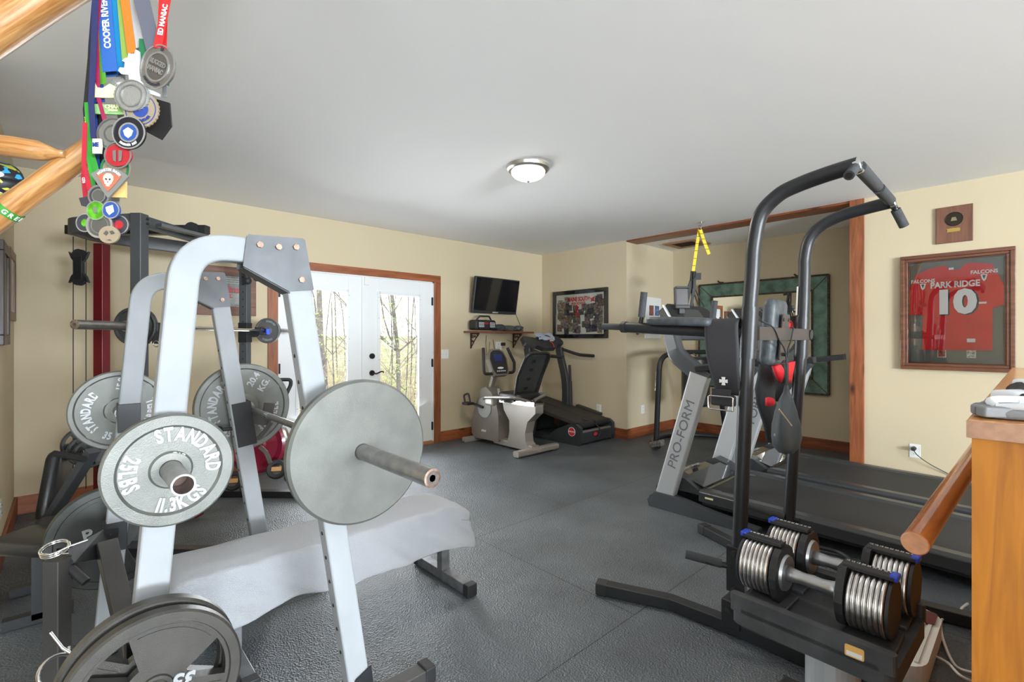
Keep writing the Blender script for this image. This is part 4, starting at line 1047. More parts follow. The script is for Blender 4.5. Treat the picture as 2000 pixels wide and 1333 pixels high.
for (x, c) in ((-.08, (.35, .06, .04)), (.10, (.42, .42, .40))):
    MB().box((x, -.345, .004), (.055, .075, .003), JM).build('photo_card', mat('card_ivory', (.7, .66, .5), .5), jy)
    MB().box((x, -.345, .006), (.045, .064, .003), JM).build('card_print', mat('card_print_%s' % ('a' if x < 0 else 'b'), c, .4, vary=(50, .8)), jy)
MB().bx(XR - .0285, XR - .027, .165, .757, 1.115, 1.985).build('glazing', glass('shadow_box_glass', (1, 1, 1), 1.5, 1.6), jy)
# plaque
pq = thing('wooden_plaque', 'small brown wooden plaque with round seal above the framed jersey', 'plaque', (XR, .463, 2.12))
MB().bx(XR - .02, XR, .350, .580, 2.121, 2.424).build('board', wood('plaque_wood', (.13, .055, .035), (.23, .10, .06), 'Z', .8, .2, .5, False), pq, bevel=.004)
PM = RM(.465, 2.27, .021)
MB().lathe([(0, .0), (.052, .0), (.055, .003), (.058, 0)], PM @ Matrix.Translation((-.0, .045, 0)), 40).build('seal', mat('dark_bronze', (.05, .04, .03), .4, .8), pq)
q = MB(); q.prism([(-.02, .03), (.02, .03), (.012, .06), (-.012, .06)], .002, PM, .003); q.build('seal_relief', mat('tan_relief', (.30, .24, .15), .4, .5), pq)
MB().prism([(-.045, -.06), (.035, -.06), (.04, -.045), (.035, -.03), (-.045, -.03), (-.04, -.045)], .002, PM).build('nameplate', mat('brass', (.65, .48, .13), .3, .9), pq)
# small white multi-opening picture on the alcove side wall
wp = thing('photo_frame', 'small white frame of several photos on the alcove side wall', 'picture', (6.03, RY1, 1.50))
fw = MB()
x0, x1, z0, z1 = 5.84, 6.25, 1.33, 1.905
MB().bx(x0, x1, RY1 - .022, RY1, z0, z1).build('frame_board', mat('white_frame_paint', (.72, .72, .70), .4), wp, bevel=.006)
for i, zc in enumerate((1.72, 1.52)):
    for j, xc in enumerate((5.985, 6.13)):
        MB().bx(xc - .055, xc + .055, RY1 - .0245, RY1 - .021, zc - .07, zc + .07).build('small_photo', mat('small_photo_%s' % 'abcd'[i * 2 + j], ((.20, .07, .06), (.10, .16, .30), (.22, .26, .18), (.26, .20, .15))[i * 2 + j], .4, vary=(30, .6)), wp)
# mirror with weathered green frame
mr = thing('wall_mirror', 'large wall mirror in a weathered green metal frame with rusty edges', 'mirror', (RX, 2.45, .65))
m_grn = mat('weathered_green_paint', (.11, .19, .145), .5, .2, bump=(50, .2), vary=(9, .4))
m_rst = mat('rusty_edge', (.07, .045, .032), .7, .3, vary=(40, .5))
y0, y1, z0, z1 = 1.658, 3.238, .665, 2.08; w_ = .175
for a in ((((y0, z0), (y1, z0), (y1 - w_, z0 + w_), (y0 + w_, z0 + w_))), (((y0, z1), (y1, z1), (y1 - w_, z1 - w_), (y0 + w_, z1 - w_))), (((y0, z0), (y0, z1), (y0 + w_, z1 - w_), (y0 + w_, z0 + w_))), (((y1, z0), (y1, z1), (y1 - w_, z1 - w_), (y1 - w_, z0 + w_)))):
    q = MB(); o, i_ = a[:2], a[2:]
    vs = [(RX - .035, *a[0]), (RX - .035, *a[1]), (RX - .018, *a[2]), (RX - .018, *a[3]), (RX, *a[0]), (RX, *a[1]), (RX, *a[2]), (RX, *a[3])]
    q.raw(vs, [(0, 1, 2, 3), (4, 7, 6, 5), (0, 4, 5, 1), (1, 5, 6, 2), (2, 6, 7, 3), (3, 7, 4, 0)]); q.build('frame_panel', m_grn, mr)
e = MB()
for (a, b) in (((y0, z0), (y1, z0)), ((y0, z1), (y1, z1)), ((y0, z0), (y0, z1)), ((y1, z0), (y1, z1))): e.sweep([(RX - .03, *a), (RX - .03, *b)], rrect(.022, .03), (1, 0, 0))
for (a, b) in (((y0 + w_, z0 + w_), (y1 - w_, z0 + w_)), ((y0 + w_, z1 - w_), (y1 - w_, z1 - w_)), ((y0 + w_, z0 + w_), (y0 + w_, z1 - w_)), ((y1 - w_, z0 + w_), (y1 - w_, z1 - w_))): e.sweep([(RX - .022, *a), (RX - .022, *b)], rrect(.02, .014), (1, 0, 0))
for (a, b) in (((y0, z0), (y0 + w_, z0 + w_)), ((y1, z1), (y1 - w_, z1 - w_)), ((y0, z1), (y0 + w_, z1 - w_)), ((y1, z0), (y1 - w_, z0 + w_))): e.sweep([(RX - .034, *a), (RX - .02, *b)], rrect(.008, .008), (1, 0, 0))
e.build('rusty_beading', m_rst, mr)
for yy in (2.0, 2.95): MB().sweep(spline([(RX - .02, yy - .05, z1 + .015), (RX - .02, yy, z1 + .02), (RX - .02, yy + .03, z1 + .045)]), rrect(.02, .003), (1, 0, 0)).build('curled_tab', m_rst, mr)
MB().bx(RX - .014, RX - .010, y0 + w_, y1 - w_, z0 + w_, z1 - w_).build('glass', mat('mirror_silver', (.88, .90, .89), .01, 1.0), mr)
# suspension trainer strap
tx = thing('suspension_trainer', 'yellow and black suspension strap hanging from a ceiling hook', 'suspension strap', (5.175, 2.519, CEIL))
D0 = 5.36
MB().prism(rrect(.10, .05, .01), .006, Matrix.Translation((5.175, 2.519, CEIL - .006)) @ Matrix.Rotation(.8, 4, 'Z')).tube([(5.175, 2.519, CEIL), (5.175, 2.519, CEIL - .04)], .008).build('ceiling_anchor', m_chrome, tx)
MB().tube([at(1366, 440, D0), at(1363, 448, D0), at(1370, 449, D0), at(1368, 440, D0)], .004, n=6, closed=True).build('carabiner', m_chrome, tx)
vv = V((-fx, -fy, 0)); m_yel = mat('yellow_webbing', (.80, .60, .01), .6); 
def strap(name, pts, w_, m, parent, d=D0, th=.003):
    o = MB().sweep([at(x, y, d) for x, y in pts], rrect(w_, th), vv).build(name, m, parent); return o
a_ = strap('yellow_webbing', [(1366, 449), (1361, 480), (1354, 530)], .034, m_yel, tx); b_ = strap('yellow_webbing', [(1368, 449), (1376, 474), (1385, 497)], .036, m_yel, tx, D0 - .03)
for par, ps in ((a_, [(1364.5, 462), (1362, 476), (1359.5, 490), (1357, 505), (1355, 519)]), (b_, [(1370.5, 457), (1374, 467), (1377.5, 477), (1381, 487)])):
    for x, y in ps: MB().box((0, 0, 0), (.036, .005, .003), facing(at(x, y, D0 - .035 if par is b_ else D0 - .005), vv)).build('stitching', m_rub, par)
strap('black_webbing', [(1354, 530), (1352, 548), (1346, 565), (1338, 600)], .05, m_rub, tx, D0 - .02, .02)
strap('black_webbing', [(1357, 532), (1356, 560), (1350, 600)], .03, m_rub, tx, D0 - .05, .012)
MB().tube([at(x, y, D0 - .06) for x, y in ((1351, 530), (1349, 543), (1352, 548), (1357, 543), (1359, 531))], .005, n=8).build('buckle', m_rub, tx)
MB().box((0, 0, 0), (.115, .075, .02), facing(at(1359, 540, D0 + .05), vv)).build('door_anchor', mat('dark_grey_fabric', (.05, .055, .06), .8), tx, bevel=.004)
for pts in ([(1351, 556), (1358, 580), (1370, 612)], [(1353, 556), (1364, 578), (1376, 600)], [(1350, 560), (1345, 580), (1340, 600)], [(1350, 560), (1352, 585), (1357, 612)]):
    MB().tube([at(x, y, D0 - .02) for x, y in pts], .008, n=6).build('handle_cord', m_rub, tx)

# ================================================================ recumbent bike
m_tau = mat('taupe_plastic', (.215, .19, .165), .42, .2, vary=(5, .08)); m_tau2 = mat('pale_taupe_steel', (.36, .33, .30), .38, .3)
bk = thing('exercise_bike', 'taupe recumbent exercise bike with black mesh seat back', 'exercise bike', (3.98, 4.4, 0))
cx = 3.98
YZ = lambda x: frame((x, 0, 0), (0, 1, 0), z=(1, 0, 0))          # local x=Y, y=Z, z=+X
MB().prism([(4.46, .06), (4.46, .38), (4.50, .52), (4.60, .66), (4.70, .72), (4.80, .69), (4.91, .48), (4.99, .26), (4.99, .10), (4.93, .05)], .20, YZ(cx - .10)).build('shroud', m_tau, bk, bevel=.03, seg=4)
MB().lathe([(0, .0), (.13, .0), (.13, -.01)], frame((cx - .112, 4.72, .46), (0, 1, 0), z=(-1, 0, 0)), 48).build('crank_disc', mat('pale_grey_disc', (.36, .37, .35), .4), bk)
MB().beam((cx, 4.98, .035), (cx, 4.93, .035), .52, .06).build('front_foot', m_tau2, bk, bevel=.02)
MB().sweep([(cx, 4.60, .055), (cx, 3.92, .055)], rrect(.12, .07, .01), (0, 0, 1)).build('spine', m_tau2, bk)
MB().sweep([(cx - .33, 3.90, .045), (cx + .33, 3.90, .045)], rrect(.09, .065, .02), (0, 0, 1)).build('rear_foot', m_tau2, bk, bevel=.012)
for x in (-.28, .28): MB().pipe((cx + x, 3.90, 0), (cx + x, 3.90, .03), .022).build('leveler', m_bolt, bk)
MB().prism([(4.34, .07), (4.30, .20), (4.30, .34), (4.40, .46), (4.42, .56), (3.86, .56), (3.86, .47), (3.99, .36), (4.03, .22), (4.02, .12), (3.97, .08)], .13, YZ(cx - .065)).build('seat_pedestal', m_tau2, bk, bevel=.012)
MB().sweep([(cx - .075, 4.46, .575), (cx - .075, 3.86, .575)], rrect(.02, .05), (0, 0, 1)).sweep([(cx + .075, 4.46, .575), (cx + .075, 3.86, .575)], rrect(.02, .05), (0, 0, 1)).build('slide_rail', m_chrome, bk)
MB().cushion(.40, .38, .09, Matrix.Translation((cx, 4.20, .65))).build('seat', m_vin, bk)
MB().box((cx, 4.18, .595), (.16, .2, .04)).build('seat_carriage', m_chrome, bk)
# back: rim and mesh straps
P0 = V((cx, 4.10, .60)); P1 = V((cx, 3.86, 1.16)); up = (P1 - P0).normalized(); MBK = frame((P0 + P1) / 2, (1, 0, 0), up)
L = (P1 - P0).length
MB().tube(fillet([(-.17, -L / 2, 0), (-.20, 0, -.03), (-.19, L / 2, 0), (.19, L / 2, 0), (.20, 0, -.03), (.17, -L / 2, 0)], .09, 8), .018, n=10, M=MBK).build('back_rim', m_vin, bk)
MB().grid(lambda u, v: (-.18 + .36 * u, -L / 2 + .02 + (L - .04) * v, -.02 * math.sin(PI * u) * 1.2 - .02), 10, 10, MBK).build('back_mesh', mat('black_mesh_fabric', (.05, .052, .055), .7, bump=(260, .6)), bk, solid=.004)
for v in (.22, .42, .62, .80):
    MB().box((0, -L / 2 + L * v, -.045), (.33, .035, .008), MBK).build('cross_strap', m_rub, bk)
for u in (-.07, .07): MB().box((u, -L / 2 + L * .10, -.048), (.06, .11, .01), MBK).build('back_bracket', m_bpl, bk)
MB().pipe(P1 + V((.10, .05, -.03)), P1 + V((.27, .05, -.03)), .025).build('head_knob', m_rub, bk) if 0 else None
# side handles at the seat
for sgn in (-1, 1):
    MB().tube(fillet([(cx + sgn * .05, 4.0, .60), (cx + sgn * .27, 4.0, .66), (cx + sgn * .27, 4.50, .62), (cx + sgn * .25, 4.56, .60)], .06), .02, n=12).build('side_handle', mat('grey_handle', (.27, .26, .25), .35, .4), bk)
    MB().box((cx + sgn * .23, 4.45, .57), (.08, .16, .10)).build('seat_bolster', m_tau2, bk, bevel=.03, seg=3)
# crank, pedal
MB().sweep([(cx - .13, 4.72, .46), (cx - .16, 4.90, .50)], rrect(.022, .035), (1, 0, 0)).build('crank_arm', m_rub, bk)
pd = MB().box((cx - .22, 4.92, .50), (.10, .12, .035)).build('pedal', m_rub, bk, bevel=.01)
MB().tube(fillet([(cx - .22, 4.97, .50), (cx - .22, 5.0, .60), (cx - .22, 4.90, .63), (cx - .22, 4.86, .51)], .03), .012, n=8).build('pedal_strap', m_rub, pd)
MB().sweep([(cx + .13, 4.72, .46), (cx + .16, 4.55, .44)], rrect(.022, .035), (1, 0, 0)).build('crank_arm', m_rub, bk)
MB().box((cx + .22, 4.53, .44), (.10, .12, .035)).build('pedal', m_rub, bk, bevel=.01)
MB().pipe((cx - .06, 4.50, .70), (cx - .12, 4.40, .60), .022).pipe((cx - .12, 4.40, .60), (cx - .02, 4.44, .56), .02).build('adjust_lever', m_chrome, bk)
MB().sweep([(cx, 4.73, .66), (cx, 4.61, .97)], rrect(.05, .07, .012), (1, 0, 0)).build('console_mast', m_tau2, bk)
MC = frame((cx, 4.575, 1.015), (1, 0, 0), z=(0, -.93, .36))
MB().prism([(-.10, -.16), (.10, -.16), (.135, -.10), (.15, .06), (.12, .155), (.06, .19), (-.06, .19), (-.12, .155), (-.15, .06), (-.135, -.10)], .07, MC, -.055).build('console', m_tau, bk, bevel=.014, seg=3)
MB().prism([(-.085, -.14), (.085, -.14), (.115, -.09), (.13, .06), (.10, .14), (.05, .17), (-.05, .17), (-.10, .14), (-.13, .06), (-.115, -.09)], .006, MC, .014).build('console_face', m_bpl, bk)
MB().box((0, .07, .021), (.135, .09, .003), MC).build('display', mat('dark_blue_lcd', (.015, .03, .16), .15, coat=.5), bk)
for k in range(5): MB().box((-.06 + k * .03, -.105, .022), (.018, .014, .004), MC).build('button', m_white_ink, bk)
MB().prism(circ(.05, 20, .014), .004, MC @ Matrix.Translation((0, -.065, 0)), .018).build('button_bar', m_white_ink, bk)
for sgn in (-1, 1):
    MB().tube(fillet([MC @ V((sgn * .08, -.12, -.03)), MC @ V((sgn * .25, -.12, -.02)), MC @ V((sgn * .255, .0, .02)), MC @ V((sgn * .20, .20, .02))], .05), .019, n=12).build('handlebar', m_rub, bk)
for p in bike_cords: MB().tube(spline(p), .003, n=6).build('power_cord', m_bpl, bk)
MB().text('SPIRIT', .035, .002, frame((cx - .101, 4.74, .16), (0, -1, 0), z=(-1, 0, 0)), .02).build('lettering', m_white_ink, bk)

# ================================================================ stepping treadmill machine in the corner
tc_ = thing('stepping_machine', 'black dual-treadle walking climber in the corner right of the bike', 'stepping machine', (4.98, 4.3, 0))
m_dk = mat('dark_grey_plastic', (.035, .038, .042), .35, coat=.2)
m_deck = mat('brown_black_tread', (.04, .034, .03), .6, bump=(120, .3))
side = [(3.82, .0), (3.80, .06), (3.80, .22), (3.87, .265), (3.98, .25), (4.20, .16), (4.34, .06), (4.36, 0)]
for x in (4.635, 5.30):
    MB().prism(side, .05, YZ(x)).build('side_housing', m_dk, tc_, bevel=.01)
MB().box((4.99, 3.86, .09), (.62, .10, .14)).build('front_housing', m_dk, tc_, bevel=.012)
MB().box((4.99, 3.84, .165), (.60, .06, .02)).build('trim_bar', m_tau, tc_, bevel=.006)
for xc in (4.835, 5.155):
    MB().sweep([(xc, 3.86, .245), (xc, 4.98, .44)], rrect(.30, .05, .008), (0, 0, 1)).build('treadle', m_deck, tc_)
    MB().pipe((xc - .15, 3.88, .235), (xc + .15, 3.88, .235), .04).build('roller', m_rub, tc_)
MB().sweep([(5.36, 4.05, .29), (5.36, 4.40, .36)], rrect(.09, .035, .01), (0, 0, 1)).build('foot_rest', m_dk, tc_) if 0 else None
MB().sweep([(5.335, 4.02, .30), (5.335, 4.42, .375)], rrect(.09, .04, .015), (0, 0, 1)).build('side_step', m_deck, tc_)
MB().box((4.98, 4.95, .12), (.70, .2, .24)).build('motor_base', m_dk, tc_, bevel=.02)
for x in (4.66, 5.30):
    MB().sweep([(x, 3.95, .04), (x, 4.95, .04)], rrect(.05, .06), (0, 0, 1)).build('base_rail', m_dk, tc_)
    MB().sweep(spline([(x - .06, 4.62, .05), (x - .06, 4.56, .40), (x - .06, 4.57, .75), (x - .06, 4.66, 1.08), (x - .06, 4.68, 1.2)]), rrect(.055, .11, .01), (0, 1, 0)).build('upright', m_dk, tc_)
    MB().tube(fillet([(x - .06, 4.72, 1.20), (x - .03, 4.42, 1.12), (x + .02, 4.36, 1.10), (x + .02, 4.12, 1.09)], .05), .022, n=12).build('handrail', m_rub, tc_)
MB().pipe((5.29, 4.50, .30), (5.29, 4.53, .95), .018).pipe((5.29, 4.51, .35), (5.29, 4.52, .72), .028).build('shock_strut', m_rub, tc_)
MCc = frame((4.94, 4.70, 1.27), (1, 0, 0), z=(0, -.75, .66))
MB().prism([(-.38, .10), (-.40, -.02), (-.34, -.12), (-.20, -.07), (-.10, -.12), (.14, -.12), (.24, -.04), (.34, -.06), (.38, .0), (.34, .09), (.10, .12), (-.15, .07)], .07, MCc, -.04).build('console', m_dk, tc_, bevel=.015, seg=3)
MB().box((.14, .035, .034), (.07, .07, .003), MCc).build('sticker', mat('pale_sticker', (.6, .62, .5), .5), tc_)
MB().tube(spline([MCc @ V((.08, .0, .035)), MCc @ V((.10, -.06, .05)), MCc @ V((.09, -.12, .04))]), .006, n=6).build('safety_cord', m_red_ink, tc_)
MB().lathe([(0, .004), (.052, .004), (.055, 0)], frame((4.634, 3.93, .165), (0, 1, 0), z=(-1, 0, 0)), 32).build('round_badge', m_red_ink, tc_)
MB().lathe([(.050, .0055), (.056, .0055), (.056, 0)], frame((4.634, 3.93, .165), (0, 1, 0), z=(-1, 0, 0)), 32).build('badge_ring', m_white_ink, tc_)
MB().text('BOWFLEX', .026, .001, frame((4.628, 3.93, .165), (0, -1, 0), z=(-1, 0, 0)), .02, .8).build('lettering', m_white_ink, tc_)
MB().prism(circ(.035, 20, .022), .003, frame((4.93, 3.80, .12), (1, 0, 0), z=(0, -1, 0)), .008).build('red_sticker', m_red_ink, tc_)
MB().tube(spline([(4.83, 3.92, .30), (4.98, 3.85, .24), (5.03, 3.79, .15), (4.98, 3.79, .06)]), .008, n=8).build('power_cord', m_rub, tc_)
tw2 = thing('small_towel', 'small pale cloth lying over the stepping machine console', 'cloth', MCc @ V((.1, .1, .04)))
MB().grid(lambda u, v: MCc @ V((-.12 + .34 * u, .02 + .12 * v, .040 + .012 * math.sin(u * 11 + v * 5) + .01 * math.sin(v * 7))), 20, 10).build('cloth', mat('pale_blue_cloth', (.42, .47, .58), .9), tw2, solid=.004)
# ================================================================ treadmills
m_sil = mat('silver_grey_plastic', (.46, .48, .50), .35, .3)
m_belt = mat('black_running_belt', (.028, .028, .030), .7, bump=(260, .3))
m_tgr = mat('blue_grey_plastic', (.055, .062, .070), .35, coat=.1)
def treadmill(M, label, rail_y):
    """local: x to the right, y forward (front end at +y), origin on the floor under the front left foot corner"""
    t = thing('treadmill', label, 'treadmill', M, 'two treadmills side by side')
    B = lambda mb, n, m, **k: mb.build(n, m, t, local=True, **k)
    LX, RX_ = .075, .900
    for x in (LX - .05, RX_ + .05):
        B(MB().prism([(.10, 0), (.115, .05), (.05, .125), (-.08, .125), (-.40, .075), (-.72, .045), (-.72, 0)], .075, frame((x - .0375, 0, 0), (0, 1, 0), z=(1, 0, 0))), 'base_foot', m_tgr, bevel=.012)
        s = 1 if x < .5 else -1
        B(MB().sweep([(x + .012 * s, -.02, .11), (x + .012 * s, -.30, 1.06)], rrect(.065, .148, .014), (0, 1, 0)), 'upright', m_sil)
        B(MB().sweep(fillet([(x + .02 * s, -.36, 1.02), (x + .02 * s, -.26, 1.08), (x + .03 * s, -.10, 1.20), (x + .05 * s, -.03, 1.42)], .12, 8), rrect(.07, .13, .02), (0, 0, 1)), 'arm_curve', m_tgr)
        B(MB().sweep([(x + .01 * s, -.28, 1.10), (x + .01 * s, -.645, 1.150)], [(-.04, -.02), (.04, -.02), (.05, .022), (-.05, .032)], (0, 0, 1)), 'handrail', m_bpl, bevel=.004)
        B(MB().prism([(.05, .22), (-.06, .28), (-.16, .25), (-.26, .19), (-.40, .185), (-.40, .155), (.05, .155)], .12, frame((x + (.05 if s > 0 else -.17), 0, 0), (0, 1, 0), z=(1, 0, 0))), 'foot_cover', m_dk, bevel=.02)
    B(MB().prism([(.10, .05), (.12, .12), (.04, .23), (-.12, .255), (-.30, .20), (-.30, .05)], .74, frame((.13, 0, 0), (0, 1, 0), z=(1, 0, 0))), 'motor_hood', mat('glossy_dark_hood', (.012, .013, .015), .12, coat=.7), bevel=.02)
    B(MB().text('PRO-FORM', .06, .001, frame((.42, .0, .247), (1, 0, 0), z=(0, .15, 1)), .01, 1.5), 'lettering', m_sil)
    B(MB().text('PRO-FORM', .098, .001, frame((LX - .05 + .012 - .0335, -.165, .60), (0, -.285, .96), z=(-1, 0, 0)), .0, 1.15), 'lettering', mat('grey_print_ink', (.12, .13, .15), .5)).matrix_basis = Matrix.Identity(4)
    for x in (.11, .89):
        B(MB().sweep([(x, -.28, .165), (x, -2.02, .135)], [(-.06, -.05), (.06, -.05), (.06, .02), (.03, .034), (-.03, .034), (-.06, .02)], (0, 0, 1)), 'side_rail', m_dk, bevel=.006)
        B(MB().sweep([(x, -.30, .12), (x, -1.98, .095)], rrect(.09, .05), (0, 0, 1)), 'frame_rail', m_blk)
    B(MB().sweep([(.5, -.28, .172), (.5, -1.98, .142)], rrect(.68, .022), (0, 0, 1)), 'belt', m_belt)
    B(MB().box((.5, -2.03, .11), (.94, .09, .12)), 'rear_cap', m_dk, bevel=.02)
    for x in (.12, .88): B(MB().box((x, -1.95, .04), (.08, .12, .08)), 'rear_foot', m_rub, bevel=.01)
    B(MB().pipe((.03, .06, .05), (-.0, .06, .05), .05), 'transport_wheel', m_rub)
    B(MB().box((.045, -.36, .155), (.004, .06, .012)), 'sticker', mat('pale_yellow_sticker', (.7, .7, .4), .5))
    # console
    MCn = frame((.5, -.02, 1.47), (1, 0, 0), z=(0, -.80, .60))
    B(MB().prism([(-.42, -.10), (.42, -.10), (.44, -.04), (.38, .13), (.30, .16), (-.30, .16), (-.38, .13), (-.44, -.04)], .07, MCn, -.05), 'console', m_bpl, bevel=.015)
    B(MB().box((0, .045, .0215), (.34, .14, .003), MCn), 'display', mat('dark_grey_display', (.06, .065, .065), .15, coat=.5))
    B(MB().sweep([MCn @ V((-.435, -.08, .02)), MCn @ V((-.385, .14, .02))], rrect(.014, .014), (0, 0, 1)), 'edge_trim', m_sil)
    B(MB().sweep([MCn @ V((.435, -.08, .02)), MCn @ V((.385, .14, .02))], rrect(.014, .014), (0, 0, 1)), 'edge_trim', m_dk)
    B(MB().box((.5, -.07, 1.36), (.82, .09, .10)), 'console_tray', m_tgr, bevel=.03)
    B(MB().box((.5, -.33, 1.09), (.84, .05, .05)), 'cross_handle', m_bpl, bevel=.02)
    return t
treadmill(Matrix.Translation((3.40, 1.98, 0)), 'nearer treadmill with silver uprights lettered PRO-FORM behind the pull-up tower', 0)
treadmill(Matrix.Translation((4.405, 1.86, 0)), 'farther treadmill, next to the framed jersey wall', 0)
# tablet on the nearer console
tb = thing('tablet_holder', 'black tablet holder standing on the nearer treadmill console', 'tablet holder', at(1332, 603, 3.9))
MTb = facing(at(1331, 580, 3.9), V((-fx, -fy, .1)))
MB().box((0, 0, 0), (.105, .145, .02), MTb).build('tablet', mat('grey_tablet', (.055, .05, .055), .4), tb, bevel=.006)
MB().box((0, .072, .012), (.115, .016, .045), MTb).box((-.052, 0, .006), (.014, .15, .035), MTb).build('holder_clip', m_bpl, tb, bevel=.004)
MB().box((0, -.085, .0), (.12, .03, .05), MTb).box((.0, -.115, -.01), (.05, .05, .03), MTb).build('holder_base', m_bpl, tb, bevel=.006)
# ================================================================ boxing stand with heavy bag
bs = thing('boxing_stand', 'black bent-tube boxing stand in front of the alcove', 'boxing stand', (5.6, 3.0, 0))
MB().tube(fillet([(5.17, 3.08, .03), (5.12, 3.00, 1.12), (5.45, 2.95, 1.16), (5.62, 2.95, 1.16)], [.22, .1], 10), .031, n=14).build('bent_tube', m_blk, bs)
MB().sweep([(5.18, 3.13, .05), (5.16, 2.99, .10)], rrect(.09, .07, .01), (0, 0, 1)).build('foot_cap', mat('scuffed_rubber', (.16, .15, .14), .6, vary=(40, .5)), bs)
MB().tube(spline([(5.18, 3.05, .04), (5.45, 3.3, .035), (5.85, 3.32, .035), (6.2, 3.1, .035), (6.38, 2.7, .035)]), .027, n=12).build('base_ring', m_blk, bs)
MB().tube([(6.35, 2.75, .03), (5.98, 2.72, 1.0)], .031, n=12).build('rear_tube', m_blk, bs)
MB().tube([(5.62, 2.95, 1.16), (6.05, 2.75, 1.16)], .028, n=12).build('cross_tube', m_blk, bs)
MB().text('EVERLAST', .058, .002, facing(at(1284, 745, 5.83), V((-fx, -fy, 0)), 86), .04, .9).build('lettering', m_white_ink, bs)
hb = thing('punching_bag', 'black heavy punching bag hanging behind the nearer treadmill', 'punching bag', (5.68, 2.83, .48))
MB().lathe([(0, 0), (.14, 0), (.165, .03), (.165, .57), (.15, .60), (0, .60)], Matrix.Translation((5.70, 2.85, .50)), 40).build('bag', m_vin, hb, bevel=.005)
MB().lathe([(.168, 0), (.168, .04), (.164, .04), (.164, 0)], Matrix.Translation((5.70, 2.85, .56)), 40).build('strap', m_rub, hb)
MB().tube([(5.70, 2.85, 1.12), (5.72, 2.9, 1.15)], .01).build('hanger', m_chrome, hb)
MB().sweep([(5.66, 2.95, .03), (5.66, 2.95, .50)], rrect(.05, .05), (1, 0, 0)).build('post', m_blk, bs)
# ================================================================ pull-up and dip tower
m_drk = mat('dark_zinc', (.06, .055, .05), .4, .6)
tn = thing('pull_up_tower', 'tall black pull-up and dip tower with curved top arms, right of centre', 'pull-up tower', (2.6, 1.0, 0))
AX = ((2.205, 0), (3.02, 1))
def ty(z): return .925 - .062 * z          # the uprights lean back
for x, far in AX:
    up_ = [(x, ty(.05), .05), (x, ty(1.30), 1.30), (x, ty(1.75) - .015, 1.75), (x, .66, 1.965), (x, .415 if not far else .44, 2.025)]
    pp = ((1440, 1195), (1446, 1020), (1461, 662), (1469, 540), (1473, 480), (1486, 420), (1520, 382), (1560, 361), (1617, 340), (1676, 322)) if not far else ((1540, 1060), (1543, 979), (1566, 662), (1571, 540), (1572, 505), (1580, 470), (1601, 444), (1640, 423), (1694, 407), (1746, 394))
    path = [V((x, ty(.05), .05))] + spline([onX(a, b, x) for a, b in pp], 6)
    MB().tube(path, .0305, n=22).build('curved_upright', m_blk, tn)
    sl = (onX(1460, 700, x), onX(1465, 600, x)) if not far else (onX(1564, 700, x), onX(1568, 620, x)); MB().pipe(sl[0], sl[1], .0345, n=24).build('upright_sleeve', m_blk, tn)
    s = -1 if not far else 1
    e = .0
    pth = fillet([(x + s * .17, 1.55, .032), (x + s * .03, 1.22, .032), (x, .86, .032), (x, .35, .032), (x + s * .04, .12, .032)], [.12, .1, .1], 6)
    MB().sweep(pth, rrect(.062, .056, .004), (0, 0, 1)).build('foot', m_blk, tn)
    MB().sweep([pth[0] + (pth[0] - pth[1]).normalized() * .004, pth[0] - (pth[0] - pth[1]).normalized() * .05], rrect(.066, .060, .005), (0, 0, 1)).build('foot_cap', m_rub, tn)
    MB().box((x, ty(.1), .10), (.10, .08, .12)).build('foot_bracket', m_blk, tn, bevel=.004)
    bb_ = MB(); bb_.pipe((x - .055, .93, .12), (x - .048, .93, .12), .012, n=8); bb_.build('bolt', m_drk, tn)
    # dip arm
    y0 = ty(1.36)
    MB().tube([(x, y0, 1.345), (x, 1.50, 1.385)], .0275, n=18).build('dip_arm', m_blk, tn)
    MB().pipe((x, 1.49, 1.3845), (x, 1.515, 1.386), .0305).build('arm_ring', m_rub, tn)
    MB().pipe((x, 1.50, 1.385), (x, 1.645, 1.392), .0175).build('dip_grip', mat('grey_foam', (.045, .047, .052), .8, bump=(200, .3)), tn)
    g_ = MB().pipe((x, 1.405, 1.40), (x, 1.395, 1.44), .012); g_.build('grip_stem', m_chrome if 0 else m_blk, tn)
    MB().tube([(x, 1.398, 1.435), (x, 1.382, 1.565)], .0185, n=14).build('upright_grip', mat('grey_foam', (.045, .047, .052), .8, bump=(200, .3)), tn)
    MB().cushion(.13, .33, .040, frame((x, 1.175, 1.405), (1, 0, 0), (0, 1, .05))).build('elbow_pad', mat('worn_grey_vinyl', (.060, .070, .078), .5, bump=(30, .3), vary=(22, .3)), tn)
    for yy in (1.42, 1.27, 1.12): MB().sphere((x, yy, 1.352), .009).build('rivet', m_drk, tn)
    # pull-up grips
    MB().tube([(x - .0, .47, 2.0), (x + (-.0 if far else -.0), .47, 2.0)], .01) if 0 else None
